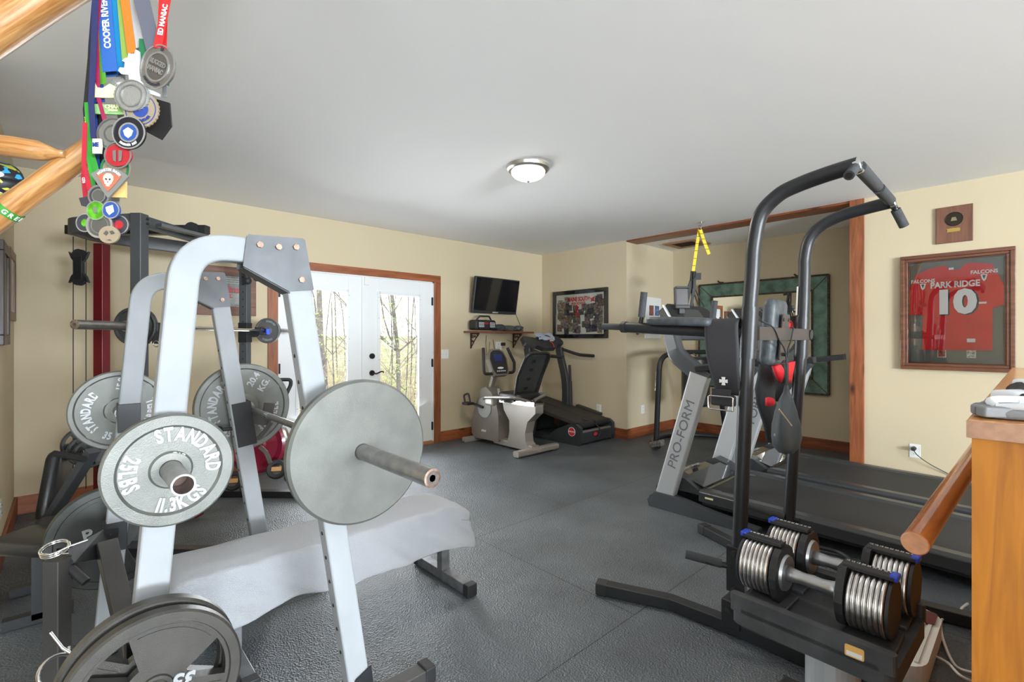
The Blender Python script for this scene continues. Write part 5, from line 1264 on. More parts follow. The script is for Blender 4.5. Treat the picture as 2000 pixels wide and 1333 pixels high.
# pull-up bar with foam, and stub grips
P0 = onX(1674, 323, 2.205); P1 = onX(1742, 396, 3.02)
m_foam = mat('grey_foam', (.045, .047, .052), .8)
MB().tube([P0 + V((.02, 0, 0)), P1], .0165, n=14).build('pull_up_bar', m_blk, tn)
MB().tube([P0 + V((.03, 0, 0)), P0.lerp(P1, .50)], .024, n=14).build('bar_foam', m_foam, tn)
MB().tube([P0.lerp(P1, .55), P0.lerp(P1, .92)], .024, n=14).build('bar_foam', m_foam, tn)
EG = onX(1658, 343, 2.13) - P0; MB().tube([P0, P0 + EG], .019, n=14).build('end_grip', m_foam, tn)
MB().disc(P0 + EG * 1.01, .012, EG).build('grip_bore', m_hole, tn)
E2 = onX(1766, 442, 3.09) - P1; MB().tube([P1, P1 + E2 * .5], .014, n=10).build('end_grip_stem', m_blk, tn)
MB().tube([P1 + E2 * .3, P1 + E2], .0215, n=14).build('end_grip', m_foam, tn)
for p in (P0, P1): MB().lathe([(0, .004), (.029, .004), (.0315, 0), (.0315, -.02)], frame(p + V((0, -.012, 0)), (1, 0, 0), z=(0, -1, .18)), 24).build('end_cap', m_chrome, tn)
# cross members and back pad
yb = ty(1.3) - .0
UA = onX(1462, 650, 2.205); UB = onX(1567, 650, 3.02); yb = (UA.y + UB.y) / 2
MB().sweep([V((2.22, UA.y - .036, 1.345)), V((3.01, UB.y - .036, 1.345))], rrect(.010, .060), (0, 0, 1)).build('cross_plate', mat('brown_grey_steel', (.060, .054, .052), .4, .3), tn, bevel=.002)
MP = frame((2.60, yb + .02, 1.355), (1, 0, 0), (0, -.08, 1))
MB().cushion(.19, .33, .065, MP @ Matrix.Rotation(0, 4, 'X')).build('back_pad', mat('worn_grey_vinyl', (.060, .070, .078), .5), tn)
MB().prism(rrect(.10, .225, .012), .006, frame((2.60, yb - .026, 1.33), (1, 0, 0), z=(0, -1, -.08))).build('pad_plate', mat('brown_grey_steel', (.105, .095, .092), .4, .3), tn, bevel=.002)
for dx in (-.033, .033):
    for dz in (-.085, .085): MB().pipe((2.60 + dx, yb - .03, 1.33 + dz), (2.60 + dx, yb - .042, 1.33 + dz), .009, n=6).build('bolt', m_drk, tn)
MB().bx(2.22, 3.0, .50, .56, .02, .07).build('rear_crossbar', m_blk, tn, bevel=.004)
# push-up grips low on the tower
MB().pipe((2.20, .90, .30), (2.13, 1.02, .315), .013).build('push_up_stem', m_blk, tn)
MB().tube([(2.165, .96, .31), (2.105, 1.10, .325)], .019, n=14).build('push_up_grip', m_foam, tn)
MB().pipe((3.02, .90, .30), (3.02, 1.02, .315), .013).build('push_up_stem', m_blk, tn)
MB().tube([(3.0, .97, .31), (2.97, 1.16, .335)], .021, n=14).build('push_up_grip', m_foam, tn)
MB().bx(2.165, 2.19, .86, .94, .20, .40).build('grip_bracket', m_blk, tn, bevel=.002)
for z in (.22, .38): MB().pipe((2.165, .90, z), (2.14, .90, z), .011, n=6).build('bolt', m_drk, tn)
# instruction sheets wrapped on the far upright
for x_, a_ in ((1551, -1), (1573, 1)):
    p = onX(x_, 588, 3.02)
m_pap = mat('white_paper_label', (.74, .75, .74), .5)
q = MB(); cyl = []
for a0, a1, nm in ((108, 150, 'a'), (232, 290, 'b')):
    c0_, c1_ = onX(1566.5, 616, 3.02), onX(1569, 560, 3.02); q = MB(); q.grid(lambda u, v: c0_.lerp(c1_, v) + V((.0318 * math.cos(math.radians(a0 + (a1 - a0) * u)), .0318 * math.sin(math.radians(a0 + (a1 - a0) * u)), 0)), 8, 2); q.build('instruction_label', m_pap, tn)
# belt, vest, mesh bag hung on the tower
dv = V((0, -1, 0))
bt = thing('dip_belt', 'wide black lifting belt with white cross logo hung over the tower dip arm', 'belt', (2.205, 1.0, 1.05))
yA = .965; wb = .150
def beltf(side):
    def f(u, v):      # v down the drape, u across the width (along the arm)
        y = yA - wb / 2 + wb * u
        if v < .15:
            a = PI / 2 * (v / .15); x = 2.205 - side * .036 * math.sin(a) ; z = 1.375 + .036 * math.cos(a)
        else:
            s = (v - .15) / .85; x = 2.205 - side * (.036 + .018 * math.sin(s * PI) - .02 * s); z = 1.375 - s * .305; y = yA + (y - yA) * (1 - .28 * max(0, s - .35) / .65)
        return (x, y - .03 * max(0, v - .15), z)
    return f
m_blt = mat('black_nylon', (.030, .029, .033), .75, bump=(500, .1))
for sd in (1, -1): MB().grid(beltf(sd), 10, 24).build('belt_panel', m_blt, bt, solid=.008)
MX = frame((2.205 - .068, .938, 1.135), (0, -1, 0), z=(-1, 0, -.05))
MB().prism([(a, b) for a, b in circ(.024, 20, .017)], .002, MX).build('logo_field', m_hole, bt)
cr = [(-.006, .006), (-.008, .018), (.008, .018), (.006, .006), (.018, .008), (.018, -.008), (.006, -.006), (.008, -.018), (-.008, -.018), (-.006, -.006), (-.018, -.008), (-.018, .008)]
MB().prism(cr, .003, MX, .002).build('cross_logo', m_white_ink, bt)
MB().box((0, 0, 0), (.11, .05, .03), frame((2.17, .955, 1.045), (0, -1, 0), z=(-1, 0, 0))).build('buckle_webbing', m_blt, bt, bevel=.01)
MB().box((0, 0, 0), (.085, .045, .004), frame((2.150, .955, 1.075), (0, -1, 0), z=(-1, 0, 0))).build('lower_webbing', m_blt, bt)
MB().tube(fillet([V((2.143, .955, 1.035)) + V((0, s * .055, t * .03)) for s, t in ((-1, -1), (-1, 1), (1, 1), (1, -1), (-1, -1))], .01, 4), .0035, n=8).build('buckle_ring', m_chrome, bt)
m_vest = mat('dark_vest_fabric', (.028, .032, .036), .85, bump=(60, .3)); m_redf = mat('red_fabric', (.62, .01, .02), .7)
ve = thing('weight_vest', 'black weighted vest with red lining hanging behind the tower back pad', 'weighted vest', (2.62, 1.02, .75))
VY = .99
def panel(name, pts, m, th=.02, y=VY, bulge=.03):
    """soft panel: outline on the plane Y=y, slightly domed"""
    P = [onY(a, b, y) for a, b in pts]; c = sum(P, V()) / len(P)
    vs = [p for p in P] + [c.lerp(p, .6) - V((0, bulge, 0)) for p in P] + [c - V((0, bulge * 1.15, 0))] + [p + V((0, th, 0)) for p in P]
    n = len(P); fs = [(i, (i + 1) % n, n + (i + 1) % n, n + i) for i in range(n)] + [(n + i, n + (i + 1) % n, 2 * n) for i in range(n)] + [(i, 2 * n + 1 + i, 2 * n + 1 + (i + 1) % n, (i + 1) % n) for i in range(n)] + [tuple(2 * n + 1 + i for i in range(n))[::-1]]
    return MB().raw(vs, fs, None, True).build(name, m, ve)
panel('left_panel', [(1489, 712), (1502, 712), (1506, 740), (1504, 768), (1508, 790), (1516, 830), (1514, 866), (1505, 866), (1498, 830), (1485, 790), (1482, 760), (1487, 735)], m_vest)
panel('right_panel', [(1512, 716), (1532, 712), (1560, 700), (1566, 680), (1566, 720), (1555, 750), (1545, 748), (1532, 775), (1520, 785), (1512, 765), (1510, 740)], m_vest, y=VY + .03)
panel('red_lining', [(1515, 716), (1554, 706), (1550, 728), (1546, 748), (1528, 748), (1522, 736)], m_redf, y=VY - .10, bulge=.012)
panel('dark_strap', [(1532, 712), (1540, 710), (1540, 749), (1534, 749)], m_vest, y=VY - .115, bulge=.004)
panel('red_pad', [(1503, 778), (1508, 777), (1511, 785), (1509, 793), (1503, 794)], m_redf, y=VY - .09, bulge=.012)
panel('red_collar', [(1538, 632), (1545, 626), (1549, 640), (1539, 642)], m_redf, y=VY - .04, bulge=.01)
panel('shoulder_strap', [(1480, 690), (1500, 700), (1545, 690), (1565, 660), (1567, 690), (1545, 712), (1500, 716), (1480, 706)], m_vest, y=VY + .05)
mb_ = thing('mesh_bag', 'dark grey mesh drawstring bag of exercise balls hanging from the tower crossplate', 'bag', onY(1535, 880, .80))
by_ = .80
cB = onY(1536, 850, by_); top_ = onY(1534, 765, by_)
prof = [(r * .80, z) for r, z in [(0, -.085), (.05, -.082), (.085, -.055), (.098, -.01), (.090, .05), (.07, .11), (.045, .165), (.022, .20), (.012, .235)]]
mbag = MB(); vs = []; fs = []; n_ = 30
rs = random.Random(8)
for i, (r, z) in enumerate(prof):
    for j in range(n_):
        a = 2 * PI * j / n_; rr = r * (1 + .10 * math.sin(5 * a + i) * (i > 3) + .05 * math.sin(3 * a + i * 1.3)); vs.append(cB + V((rr * math.cos(a), rr * .8 * math.sin(a), z + .0)))
for i in range(len(prof) - 1):
    for j in range(n_): fs.append((i * n_ + j, i * n_ + (j + 1) % n_, (i + 1) * n_ + (j + 1) % n_, (i + 1) * n_ + j))
def mesh_mat():
    m = bpy.data.materials.new('see_through_mesh'); m.use_nodes = True; n, l = m.node_tree.nodes, m.node_tree.links; b = _bsdf(m)
    b.inputs['Base Color'].default_value = (.07, .08, .09, 1); b.inputs['Roughness'].default_value = .7; b.inputs['Alpha'].default_value = .78
    return m
mbag.raw(vs, fs, None, True).build('mesh_sack', mesh_mat(), mb_)
for p_, r_, c_ in ((V((.01, .0, -.045)), .034, (.45, .42, .22)), (V((.05, .02, -.01)), .030, (.35, .30, .12)), (V((-.04, .01, .0)), .032, (.12, .14, .12)), (V((.0, .02, .045)), .03, (.10, .11, .12))):
    tag(MB().sphere(cB + p_, r_, n=20).build('exercise_ball', mat('ball_%02d' % int(c_[0] * 100), c_, .6), None), {'45': 'pale yellow ball at the bottom of the mesh bag', '35': 'mustard ball at the right inside the mesh bag', '12': 'dark green ball at the left inside the mesh bag', '10': 'dark ball topmost inside the mesh bag'}[str(int(c_[0] * 100))], 'ball')
MB().tube([onY(1522, 800, by_ - .085), onY(1546, 832, by_ - .085)], .003, n=6).build('yellow_cord', mat('yellow_cord', (.6, .5, .25), .6), mb_)
ctop = yb - .05
for a in ([(1487, 628, ctop), (1510, 640, ctop), (1522, 665, ctop), (1535, 693, ctop), (1536, 765, by_)], [(1550, 640, ctop), (1545, 665, ctop), (1538, 693, ctop), (1538, 765, by_)]):
    MB().tube(spline([onY(x, y, yy) for x, y, yy in a]), .0035, n=6).build('drawstring', m_rub, mb_)
MB().box(onY(1537, 694, ctop), (.03, .015, .012)).build('cord_lock', m_rub, mb_)
# ================================================================ adjustable dumbbells on their stand
m_plt = mat('bright_plated_steel', (.74, .73, .71), .30, 1.0, vary=(60, .12), bump=(60, .05))
m_satin = mat('satin_aluminium', (.48, .49, .50), .35, .9)
m_tray = mat('dark_grey_tray', (.050, .052, .056), .5, bump=(60, .1), vary=(12, .25))
ds = thing('dumbbell_stand', 'dark grey dumbbell stand with silver oval post, lower right', 'dumbbell stand', (1.76, .43, 0))
a0 = V((1.50, .655, .485)); MS = frame((1.689, .432, .50), (.9993, -.035, 0), z=(0, 0, 1))
TW, TL = .38, .41
MB().prism(rrect(TW, TL, .035, 5), .05, MS, -.05).build('tray', m_tray, ds, bevel=.006)
for s in (-1, 1):
    MB().prism(rrect(.028, TL, .012), .05, MS @ Matrix.Translation((s * (TW / 2 - .014), 0, 0)), -.012).build('tray_lip', m_tray, ds, bevel=.005)
for x, y in ((-.15, .07), (-.15, -.07), (.12, .07), (.12, -.07)):
    q = MB().lathe([(0, .002), (.008, .002), (.010, 0)], MS @ Matrix.Translation((x, y, .001)), 16); q.build('screw', m_bolt, ds)
for x, y in ((-.262, -.09), (.06, .14)):
    q = MB().prism(rrect(.042, .03, .004), .001, (frame(MS @ V((-.1915, -.12, .012)), (0, -1, 0), z=(-1, 0, 0)) if x < 0 else MS @ Matrix.Translation((x, y, .0005)))); w_ = q.build('warning_label', mat('orange_warning_label', (.72, .42, .12), .5), ds)
    q = MB().prism(rrect(.034, .011), .001, (frame(MS @ V((-.1925, -.12, .006)), (0, -1, 0), z=(-1, 0, 0)) if x < 0 else MS @ Matrix.Translation((x, y - .006, .0015)))); q.build('label_text', m_white_ink, w_)
MB().prism(circ(.088, 32, .072), .43, Matrix.Translation((1.75, .43, .03))).build('post', m_sil, ds)
pf_ = frame((1.75 - .078 + .004, .40, .22), (0, -1, 0), z=(-1, 0, 0))
MB().text('DOD', .05, .002, frame((1.6885, .366, .22), (0, 0, 1), z=(-.75, -.66, 0)), .03, .7).build('lettering', mat('dark_print_ink', (.05, .05, .055), .5), ds)
for y in (.25, .61): MB().beam((1.52, y, .03), (1.98, y, .03), .07, .06).build('base_foot', m_blk, ds, bevel=.01)
MB().beam((1.75, .22, .03), (1.75, .64, .03), .09, .05).build('base_beam', m_blk, ds, bevel=.006)
def dumbbell(x, label):
    M = Matrix.Translation((x, .455 if x < 1.7 else .435, .592)) @ Matrix.Rotation(math.radians(-2), 4, 'Z')
    t = thing('adjustable_dumbbell', label, 'dumbbell', M, 'adjustable dumbbells on the stand')
    Y_ = lambda y, s: frame((0, y, 0), (1, 0, 0), z=(0, s, 0))
    B = lambda mb, n, m, **k: mb.build(n, m, t, local=True, **k)
    B(MB().lathe([(0, -.070), (.024, -.070), (.020, -.045), (.0175, -.02), (.020, -.0), (.0175, .02), (.020, .045), (.024, .070), (0, .070)], Y_(0, 1), 24, sharp=False), 'handle', m_satin)
    for s in (-1, 1):
        y = .068 * s
        B(MB().lathe([(0, 0), (.052, 0), (.056, .012), (0, .012)], Y_(y, s), 36), 'end_disc', m_satin)
        sel = MB(); sel.prism([(a, b) for a, b in [(-.04, .088), (.04, .088), (.06, .06), (.074, .03), (.079, 0), (.074, -.03), (.055, -.062), (.03, -.078), (-.03, -.078), (-.055, -.062), (-.074, -.03), (-.079, 0), (-.074, .03), (-.06, .06)]], .020, Y_(y + s * .008, s)); B(sel, 'inner_block', m_bpl, bevel=.008)
        for k in range(7):
            yy = y + s * (.033 + k * .0125)
            R = .081
            B(MB().lathe([(0, 0), (R - .004, 0), (R, .004), (R - .0005, .003), (R, .0055), (R - .0005, .008), (R - .004, .0108), (0, .0108)], Y_(yy, s), 48), 'weight_disc', m_plt)
        B(MB().lathe([(0, 0), (.078, 0), (.078, .008), (0, .008)], Y_(y + s * .121, s), 40), 'outer_cap', m_bpl)
        B(MB().box((0, y + s * .072, .086), (.044, .118, .012)), 'weight_scale', m_bpl, bevel=.003)
        tk = MB()
        for k in range(9): tk.text(('10', '12', '15', '20', '25', '30', '35', '40', '45')[k], .013, .001, frame((.012, y + s * (.019 + k * .0125), .0923), (0, -1, 0), z=(0, 0, 1)), .0, .7)
        B(tk, 'scale_figures', m_white_ink)
    B(MB().box((-.0, .197, .088), (.040, .020, .016)), 'selector', m_blue, bevel=.004)
    B(MB().box((-.0, -.197, .088), (.040, .020, .016)), 'selector', m_blue, bevel=.004)
dumbbell(1.645, 'nearer chrome disc adjustable dumbbell on the stand')
dumbbell(1.83, 'farther chrome disc adjustable dumbbell on the stand')
for x in (1.635, 1.79):
    for s in (-1, 1):
        MB().bx(x - .06, x + .06, .435 + s * .130 - .06, .435 + s * .130 + .06, .498, .512).build('cradle', m_tray, ds, bevel=.004)
# white ribbed foot massager and its cables
fm = thing('foot_massager', 'white ribbed electric foot rest with dark red window on the floor, lower right', 'foot massager', (2.58, .54, 0))
Mf = frame((2.60, .50, .04), (1, 0, .0), z=(0, 0, 1))
MB().prism(rrect(.56, .44, .09, 6), .08, Mf, -.03).build('base', m_wpl, fm, bevel=.02, seg=3)
q = MB(); [q.box((0, -.19 + k * .022, .053), (.46, .012, .008), Mf) for k in range(18)]; q.build('ribs', mat('light_grey_plastic', (.60, .60, .57), .45), fm)
MB().prism(rrect(.12, .10, .02), .006, Matrix.Translation(onZ(1800, 1246, .0)+V((0,0,.04))) , .056).build('window', mat('dark_red_window', (.09, .025, .02), .12, coat=.6), fm)
for i, pts in enumerate(([(1835, 1205), (1850, 1190), (1853, 1200), (1838, 1215), (1842, 1250), (1865, 1300), (1900, 1315)], [(1820, 1280), (1850, 1295), (1875, 1320), (1905, 1335)], [(1890, 1180), (1878, 1190), (1878, 1205), (1890, 1215)])):
    tag(MB().tube(spline([onZ(x, y, .012 + (.02 if 0 < k < 3 else 0)) for k, (x, y) in enumerate(pts)]), .0055, n=8).build('white_cable', m_wpl, None), 'white cable looping on the floor beside the ribbed foot rest', 'cable', 'white cables on the floor')
# black cable / strap by the dumbbell stand
tag(MB().tube(spline([onZ(x, y, .03) for x, y in ((1583, 1066), (1610, 1072), (1640, 1080), (1662, 1095), (1670, 1120))]), .012, n=10).build('black_strap', m_rub, None), 'thick black cable lying on the floor behind the dumbbells', 'cable')
# ================================================================ half wall with cap, handrail and gloves
m_ply = wood('orange_pine_panel', (.28, .085, .004), (.46, .165, .010), 'Z', 1.4, .5, .0, False)
m_cap = wood('pine_cap', (.55, .22, .06), (.70, .34, .11), 'X', 1.2, .3, .4, False)
hw = thing('half_wall', 'orange varnished pine half wall with flat cap at the right edge', 'half wall', (2.1, -.16, 0))
MB().bx(1.100, 3.25, -.40, .073, 0, 1.157).build('panel', m_ply, hw)
MB().bx(1.095, 3.27, -.405, .079, 1.157, 1.187).build('cap_board', m_cap, hw, bevel=.0025)
MB().bx(1.0925, 1.0960, -.405, .079, 1.158, 1.186).build('end_grain_edge', mat('pinkish_end_grain', (.38, .21, .13), .6, bump=(500, .1), vary=(60, .15)), hw)
hr = thing('handrail', 'round reddish varnished wooden handrail pointing out beside the half wall', 'handrail', (1.6, .122, 1.03))
HA = at(1787, 1062, .90); HB = at(1890, 910, 1.27); HD = (HB - HA).normalized()
MB().pipe(HA, HA + HD * 1.5, .0215, n=40).build('rail', wood('red_varnished_pine', (.38, .095, .018), (.50, .15, .03), 'X', 1.5, .2, .6, False), hr)
MB().lathe([(0, 0), (.0195, 0), (.0217, -.004)], frame(HA - HD * .002, (0, 1, 0), z=-HD), 40).build('end_face', mat('pale_end_grain', (.50, .23, .12), .5, vary=(50, .15)), hr)
for x in (1.9, 2.3): MB().sweep([(x, .07, HA.z - .05 + (x - HA.x) * .1), (x, .12, HA.z - .03 + (x - HA.x) * .1)], rrect(.03, .015), (0, 0, 1)).build('bracket', m_iron, hr)
GC = (1.40, -.055, 1.187)
def glove(name, label, pts, zt, m, cat='gloves', th=.03):
    P = [onZ(x, y, 1.188) for x, y in pts]; n = len(P); c = sum(P, V()) / n
    vs = P + [c.lerp(p, .94) + V((0, 0, zt * .7)) for p in P] + [c.lerp(p, .7) + V((0, 0, zt)) for p in P] + [c + V((0, 0, zt * 1.05))]
    fs = [(i, (i + 1) % n, n + (i + 1) % n, n + i) for i in range(n)] + [(n + i, n + (i + 1) % n, 2 * n + (i + 1) % n, 2 * n + i) for i in range(n)] + [(2 * n + i, 2 * n + (i + 1) % n, 3 * n) for i in range(n)] + [tuple(range(n))[::-1]]
    o = MB().raw(vs, fs, None, True).build(name, m, None, sub=2); return tag(o, label, cat)
# gloves on the cap
m_gg = mat('grey_glove_fabric', (.20, .205, .215), .8, bump=(500, .1)); m_gw = mat('white_glove_piping', (.74, .76, .80), .7); m_gb = mat('black_glove_fabric', (.035, .03, .03), .8, vary=(40, 1.2))
g1 = thing('glove', 'grey glove with white piping lying flat on the half wall cap', 'glove', (1.17, .0, 1.187))
def gpad(nm, c, s, m, par, rot=0, h=0): MB().cushion(s[0], s[1], s[2], Matrix.Translation(c) @ Matrix.Rotation(rot, 4, 'Z')).build(nm, m, par)
gpad('palm', (1.205, -.025, 1.197), (.14, .19, .018), m_gg, g1, .1)
for k, (dx, dy, L, r) in enumerate(((-.06, .045, .085, .5), (-.035, .062, .09, .2), (-.005, .066, .085, -.1), (.025, .058, .07, -.35))):
    gpad('finger', (1.185 + dx * .7, .020 + dy * .35, 1.199), (.026, L * .8, .017), m_gg, g1, r)
for a in ([(1.145, .045, 1.206), (1.135, .0, 1.212), (1.135, -.06, 1.212), (1.14, -.12, 1.21)], [(1.145, .045, 1.206), (1.18, .055, 1.212), (1.22, .045, 1.213), (1.25, .0, 1.213)], [(1.16, .02, 1.212), (1.165, -.02, 1.214), (1.17, -.08, 1.214), (1.175, -.12, 1.213)]):
    MB().tube(spline(a), .0065, n=8).build('piping', m_gw, g1)
g2 = thing('glove', 'black and white crumpled glove behind the grey one on the half wall cap', 'glove', (1.37, -.02, 1.187))
gpad('palm', (1.39, -.06, 1.212), (.17, .17, .045), m_gb, g2, .5)
gpad('thumb', (1.36, .015, 1.205), (.05, .10, .032), m_gw, g2, .9); gpad('cuff', (1.42, .0, 1.222), (.13, .05, .03), m_gw, g2, .2); gpad('finger', (1.33, -.02, 1.203), (.04, .09, .03), m_gb, g2, .2)

# ================================================================ log frame, upper left
def logwood():
    m = wood('varnished_log', (.32, .125, .03), (.56, .31, .12), 'Z', 3.2, .35, .2)
    return m
m_log = logwood()
def log(name, label, pts, r, taper=None, seed=1, parent=None):
    rs = random.Random(seed); P = [V(p) for p in pts]; a, b = P[0], P[-1]
    path = [a.lerp(b, k / 14) for k in range(15)]
    ax = (b - a).normalized(); M = frame(a, ax.orthogonal(), z=ax); L = (b - a).length
    pr = []
    n = 24; vs = []; fs = []
    for k in range(29):
        t = k / 28; rr = r * (1 + .05 * math.sin(t * 7 + seed) + .02 * math.sin(t * 19))
        if taper and t > 1 - taper[0]: rr *= 1 - (1 - taper[1]) * min(1, (t - (1 - taper[0])) / (taper[0] * .75))
        for j in range(n):
            q = 2 * PI * j / n; w_ = 1 + .03 * math.sin(3 * q + t * 5) + .02 * math.sin(5 * q - t * 9)
            if taper and t > 1 - taper[0]: w_ = 1 + .06 * math.cos(round(q / (PI / 3)) * PI)
            vs.append((rr * w_ * math.cos(q), rr * w_ * math.sin(q), L * t))
    for k in range(28):
        for j in range(n): fs.append((k * n + j, k * n + (j + 1) % n, (k + 1) * n + (j + 1) % n, (k + 1) * n + j))
    fs += [tuple(range(n))[::-1], tuple(range(28 * n, 29 * n))]
    me = bpy.data.meshes.new(name); me.from_pydata([tuple(v) for v in vs], [], fs); me.polygons.foreach_set('use_smooth', [len(f) == 4 for f in fs]); me.materials.append(m_log)
    o = bpy.data.objects.new(name, me); COL.objects.link(o); o.matrix_world = M; ROOTS[o.name] = M
    return tag(o, label, 'log')
LP = V((-.36, 1.52, 0))
log('log_post', 'upright peeled log post just left of the photographed area', [LP, LP + V((0, 0, CEIL))], .065, seed=3)
LA = at(-150, 144, 1.04); LB = at(600, -330, 1.27)
log('log_beam', 'thick peeled log running up out of the top left corner', [LA, LB], .0455, seed=2)
log('log_brace', 'diagonal peeled log brace rising to the medals at the left edge', [at(-200, 567, 1.12), at(232, 250, 1.22)], .028, seed=5)
log('log_rung', 'short pale peeled log with whittled end meeting the diagonal brace', [at(-260, 247, 1.10), at(128, 302, 1.17)], .0225, (.13, .38), seed=9)
gb = thing('wristband', 'green wristband lettered GREE around the diagonal log brace', 'wristband', at(6, 428, 1.17))
c0 = at(2, 403, 1.156); axl = (at(232, 250, 1.22) - at(-200, 567, 1.12)).normalized()
Mw = frame(at(14, 392, 1.167), axl.orthogonal(), z=axl)
cLog = at(-200, 567, 1.12).lerp(at(232, 250, 1.22), (14 + 200) / 432.); Mw.translation = cLog - axl * .012
MB().lathe([(.0305, -.009), (.0315, -.009), (.0315, .009), (.0305, .009)], Mw, 36).build('band', mat('green_silicone', (.03, .25, .02), .5), gb)
vwn = (V((0, 0, EYE)) - cLog).normalized(); rad_ = (vwn - axl * vwn.dot(axl)).normalized()
for i, ch in enumerate('GREE'):
    an = math.radians(-18 + i * 24 + 18); tn_ = axl.cross(rad_)
    dr = rad_ * math.cos(an) - tn_ * math.sin(an) * -1
    dr = Quaternion(axl, an) @ rad_
    MB().text(ch, .015, .001, frame(Mw.translation + dr * .0322, axl.cross(dr), z=dr), .03).build('letter', m_white_ink, gb)
# colourful cap on the log post
cp = thing('patterned_cap', 'black cap with bright multicoloured pattern hanging at the left edge', 'cap', at(0, 352, 1.25))
def capmat():
    m = mat('multicolour_print', (.02, .02, .03), .5); n, l = m.node_tree.nodes, m.node_tree.links; b = _bsdf(m)
    t = n.new('ShaderNodeTexCoord'); v = n.new('ShaderNodeTexVoronoi'); v.inputs['Scale'].default_value = 75; l.new(t.outputs['Object'], v.inputs['Vector'])
    r = n.new('ShaderNodeValToRGB'); r.color_ramp.interpolation = 'CONSTANT'; l.new(v.outputs['Color'], r.inputs[0])
    for i, (p, c) in enumerate(((0, (.01, .01, .015, 1)), (.45, (.02, .30, .55, 1)), (.55, (.01, .01, .015, 1)), (.66, (.55, .55, .05, 1)), (.74, (.5, .5, .5, 1)), (.82, (.01, .01, .015, 1)))):
        e = r.color_ramp.elements[i] if i < 2 else r.color_ramp.elements.new(p); e.position = p; e.color = c
    l.new(r.outputs[0], b.inputs['Base Color']); return m
Mc = facing(at(-16, 354, 1.24), V((-fx, -fy, 0)))
def capf(u, v):
    a = 2 * PI * u; th = PI / 2 * v
    return Mc @ V((.064 * math.cos(a) * math.sin(th), .055 * math.sin(a) * math.sin(th) * 1.0, .06 * math.cos(th) - .02))
MB().grid(capf, 28, 10).build('crown', capmat(), cp, solid=.003)
MB().grid(lambda u, v: Mc @ V((-.058 + .116 * u, -.005 - .065 * v * (1 - (2 * u - 1) ** 2 * .6), -.015 + .03 * v)), 14, 6).build('brim', m_vest, cp, solid=.003)

# ================================================================ race medals hanging in a bunch
HK = [at(205, -150, 1.10), at(235, -165, 1.10), at(265, -185, 1.10), at(295, -205, 1.11), at(320, -222, 1.11)]
tag(MB().tube([at(196, -120, 1.09), at(330, -210, 1.10)], .006, n=10).tube([at(196, -120, 1.09), at(190, -104, 1.12)], .006, n=10).tube([at(330, -210, 1.10), at(326, -196, 1.15)], .006, n=10).build('medal_rail', m_iron, None), 'dark metal rail under the log beam from which the medals hang', 'rail')
MG = 'race medals hanging in a bunch'
VN = V((-fx, -fy, .0))
def ribbon(par, pts, w_, m, d, name='ribbon', text=None, tm=None, ts=.6):
    o = MB().sweep([at(x, y, dd) for (x, y), dd in zip(pts, d if isinstance(d, list) else [d] * len(pts))], rrect(w_, .0012), VN).build(name, m, par)
    if text:
        (x0, y0), (x1, y1) = pts[-2], pts[-1]; dd = (d if not isinstance(d, list) else d[-1]) - .002
        n = len(text[0]); tx_, t0, t1 = text
        up = (at(x0, y0, dd) - at(x1, y1, dd)).normalized(); c = at(x1, y1, dd).lerp(at(x0, y0, dd), (t0 + t1) / 2)
        MB().text(tx_, w_ * ts, .0006, frame(c, up, z=V((-fx, -fy, .15))), .03, .8).build('ribbon_text', tm or m_white_ink, o)
    return o
def medal(label, px, py, r, d, body, rib, rpts, rw=.025, shape='round', yaw=0, tilt=0, roll=0, squash=1, relief=None, name='medal'):
    c = at(px, py, d); z = (Matrix.Rotation(math.radians(yaw), 3, 'Z') @ VN) + V((0, 0, math.sin(math.radians(tilt)))); z.normalize()
    M = facing(c, z, roll); t = thing(name, label, 'medal', c, MG)
    if shape == 'round': pl = circ(r, 40)
    elif shape == 'cog': pl = [((r if k % 2 else r * .95) * math.cos(2 * PI * k / 56), (r if k % 2 else r * .95) * math.sin(2 * PI * k / 56)) for k in range(56)]
    elif isinstance(shape, list): pl = [(a * r, b * r) for a, b in shape]
    pl = [(a, b * squash) for a, b in pl]
    MB().prism(pl, .004, M, -.002).build('disc', body, t, bevel=.0008)
    if relief: relief(M, r, t)
    lp = MB(); 
    if rpts:
        e = at(rpts[-1][0], rpts[-1][1], d)
        ribbon(t, rpts, rw, rib, d + .006)
    return t
def mt(n, c, metal=.0, rough=.35): return mat(n, c, rough, metal)
m_sv = mat('antique_silver', (.30, .30, .29), .36, .8, bump=(420, .15)); m_sv2 = mat('pale_silver', (.44, .44, .43), .34, .8, bump=(420, .2)); m_brz = mat('tan_bronze', (.36, .29, .20), .45, .4, bump=(420, .2))
m_dks = mat('dark_silver', (.16, .16, .155), .35, .7)
def rings(cols_):
    def f(M, r, t):
        for i, (ri, ro, m, h) in enumerate(cols_):
            if ri == 0: MB().prism(circ(ro * r, 32), .001 * h, M, .002).build('inlay', m, t)
            else: MB().lathe([(ri * r, .002), (ri * r, .002 + .0008 * h), (ro * r, .002 + .0008 * h), (ro * r, .002)], M, 40).build('inlay_ring', m, t)
    return f
def both(*fs):
    def f(M, r, t):
        for g in fs: g(M, r, t)
    return f
def arct(tx, R, s, a0, m, inv=False): return lambda M, r, t: MB().arctext(tx, R * r, s * r, .0012, a0, M @ Matrix.Translation((0, 0, .0035)), bold=.03, inward=inv, sx=.8).build('lettering', m, t)
def txt(tx, x, y, s, m, sx=.8): return lambda M, r, t: MB().text(tx, s * r, .0012, M @ Matrix.Translation((x * r, y * r, .0045)), .03, sx).build('lettering', m, t)
def blob(pts, m, h=.0045): return lambda M, r, t: MB().prism([(a * r, b * r) for a, b in pts], .001, M, h - .001).build('relief', m, t)
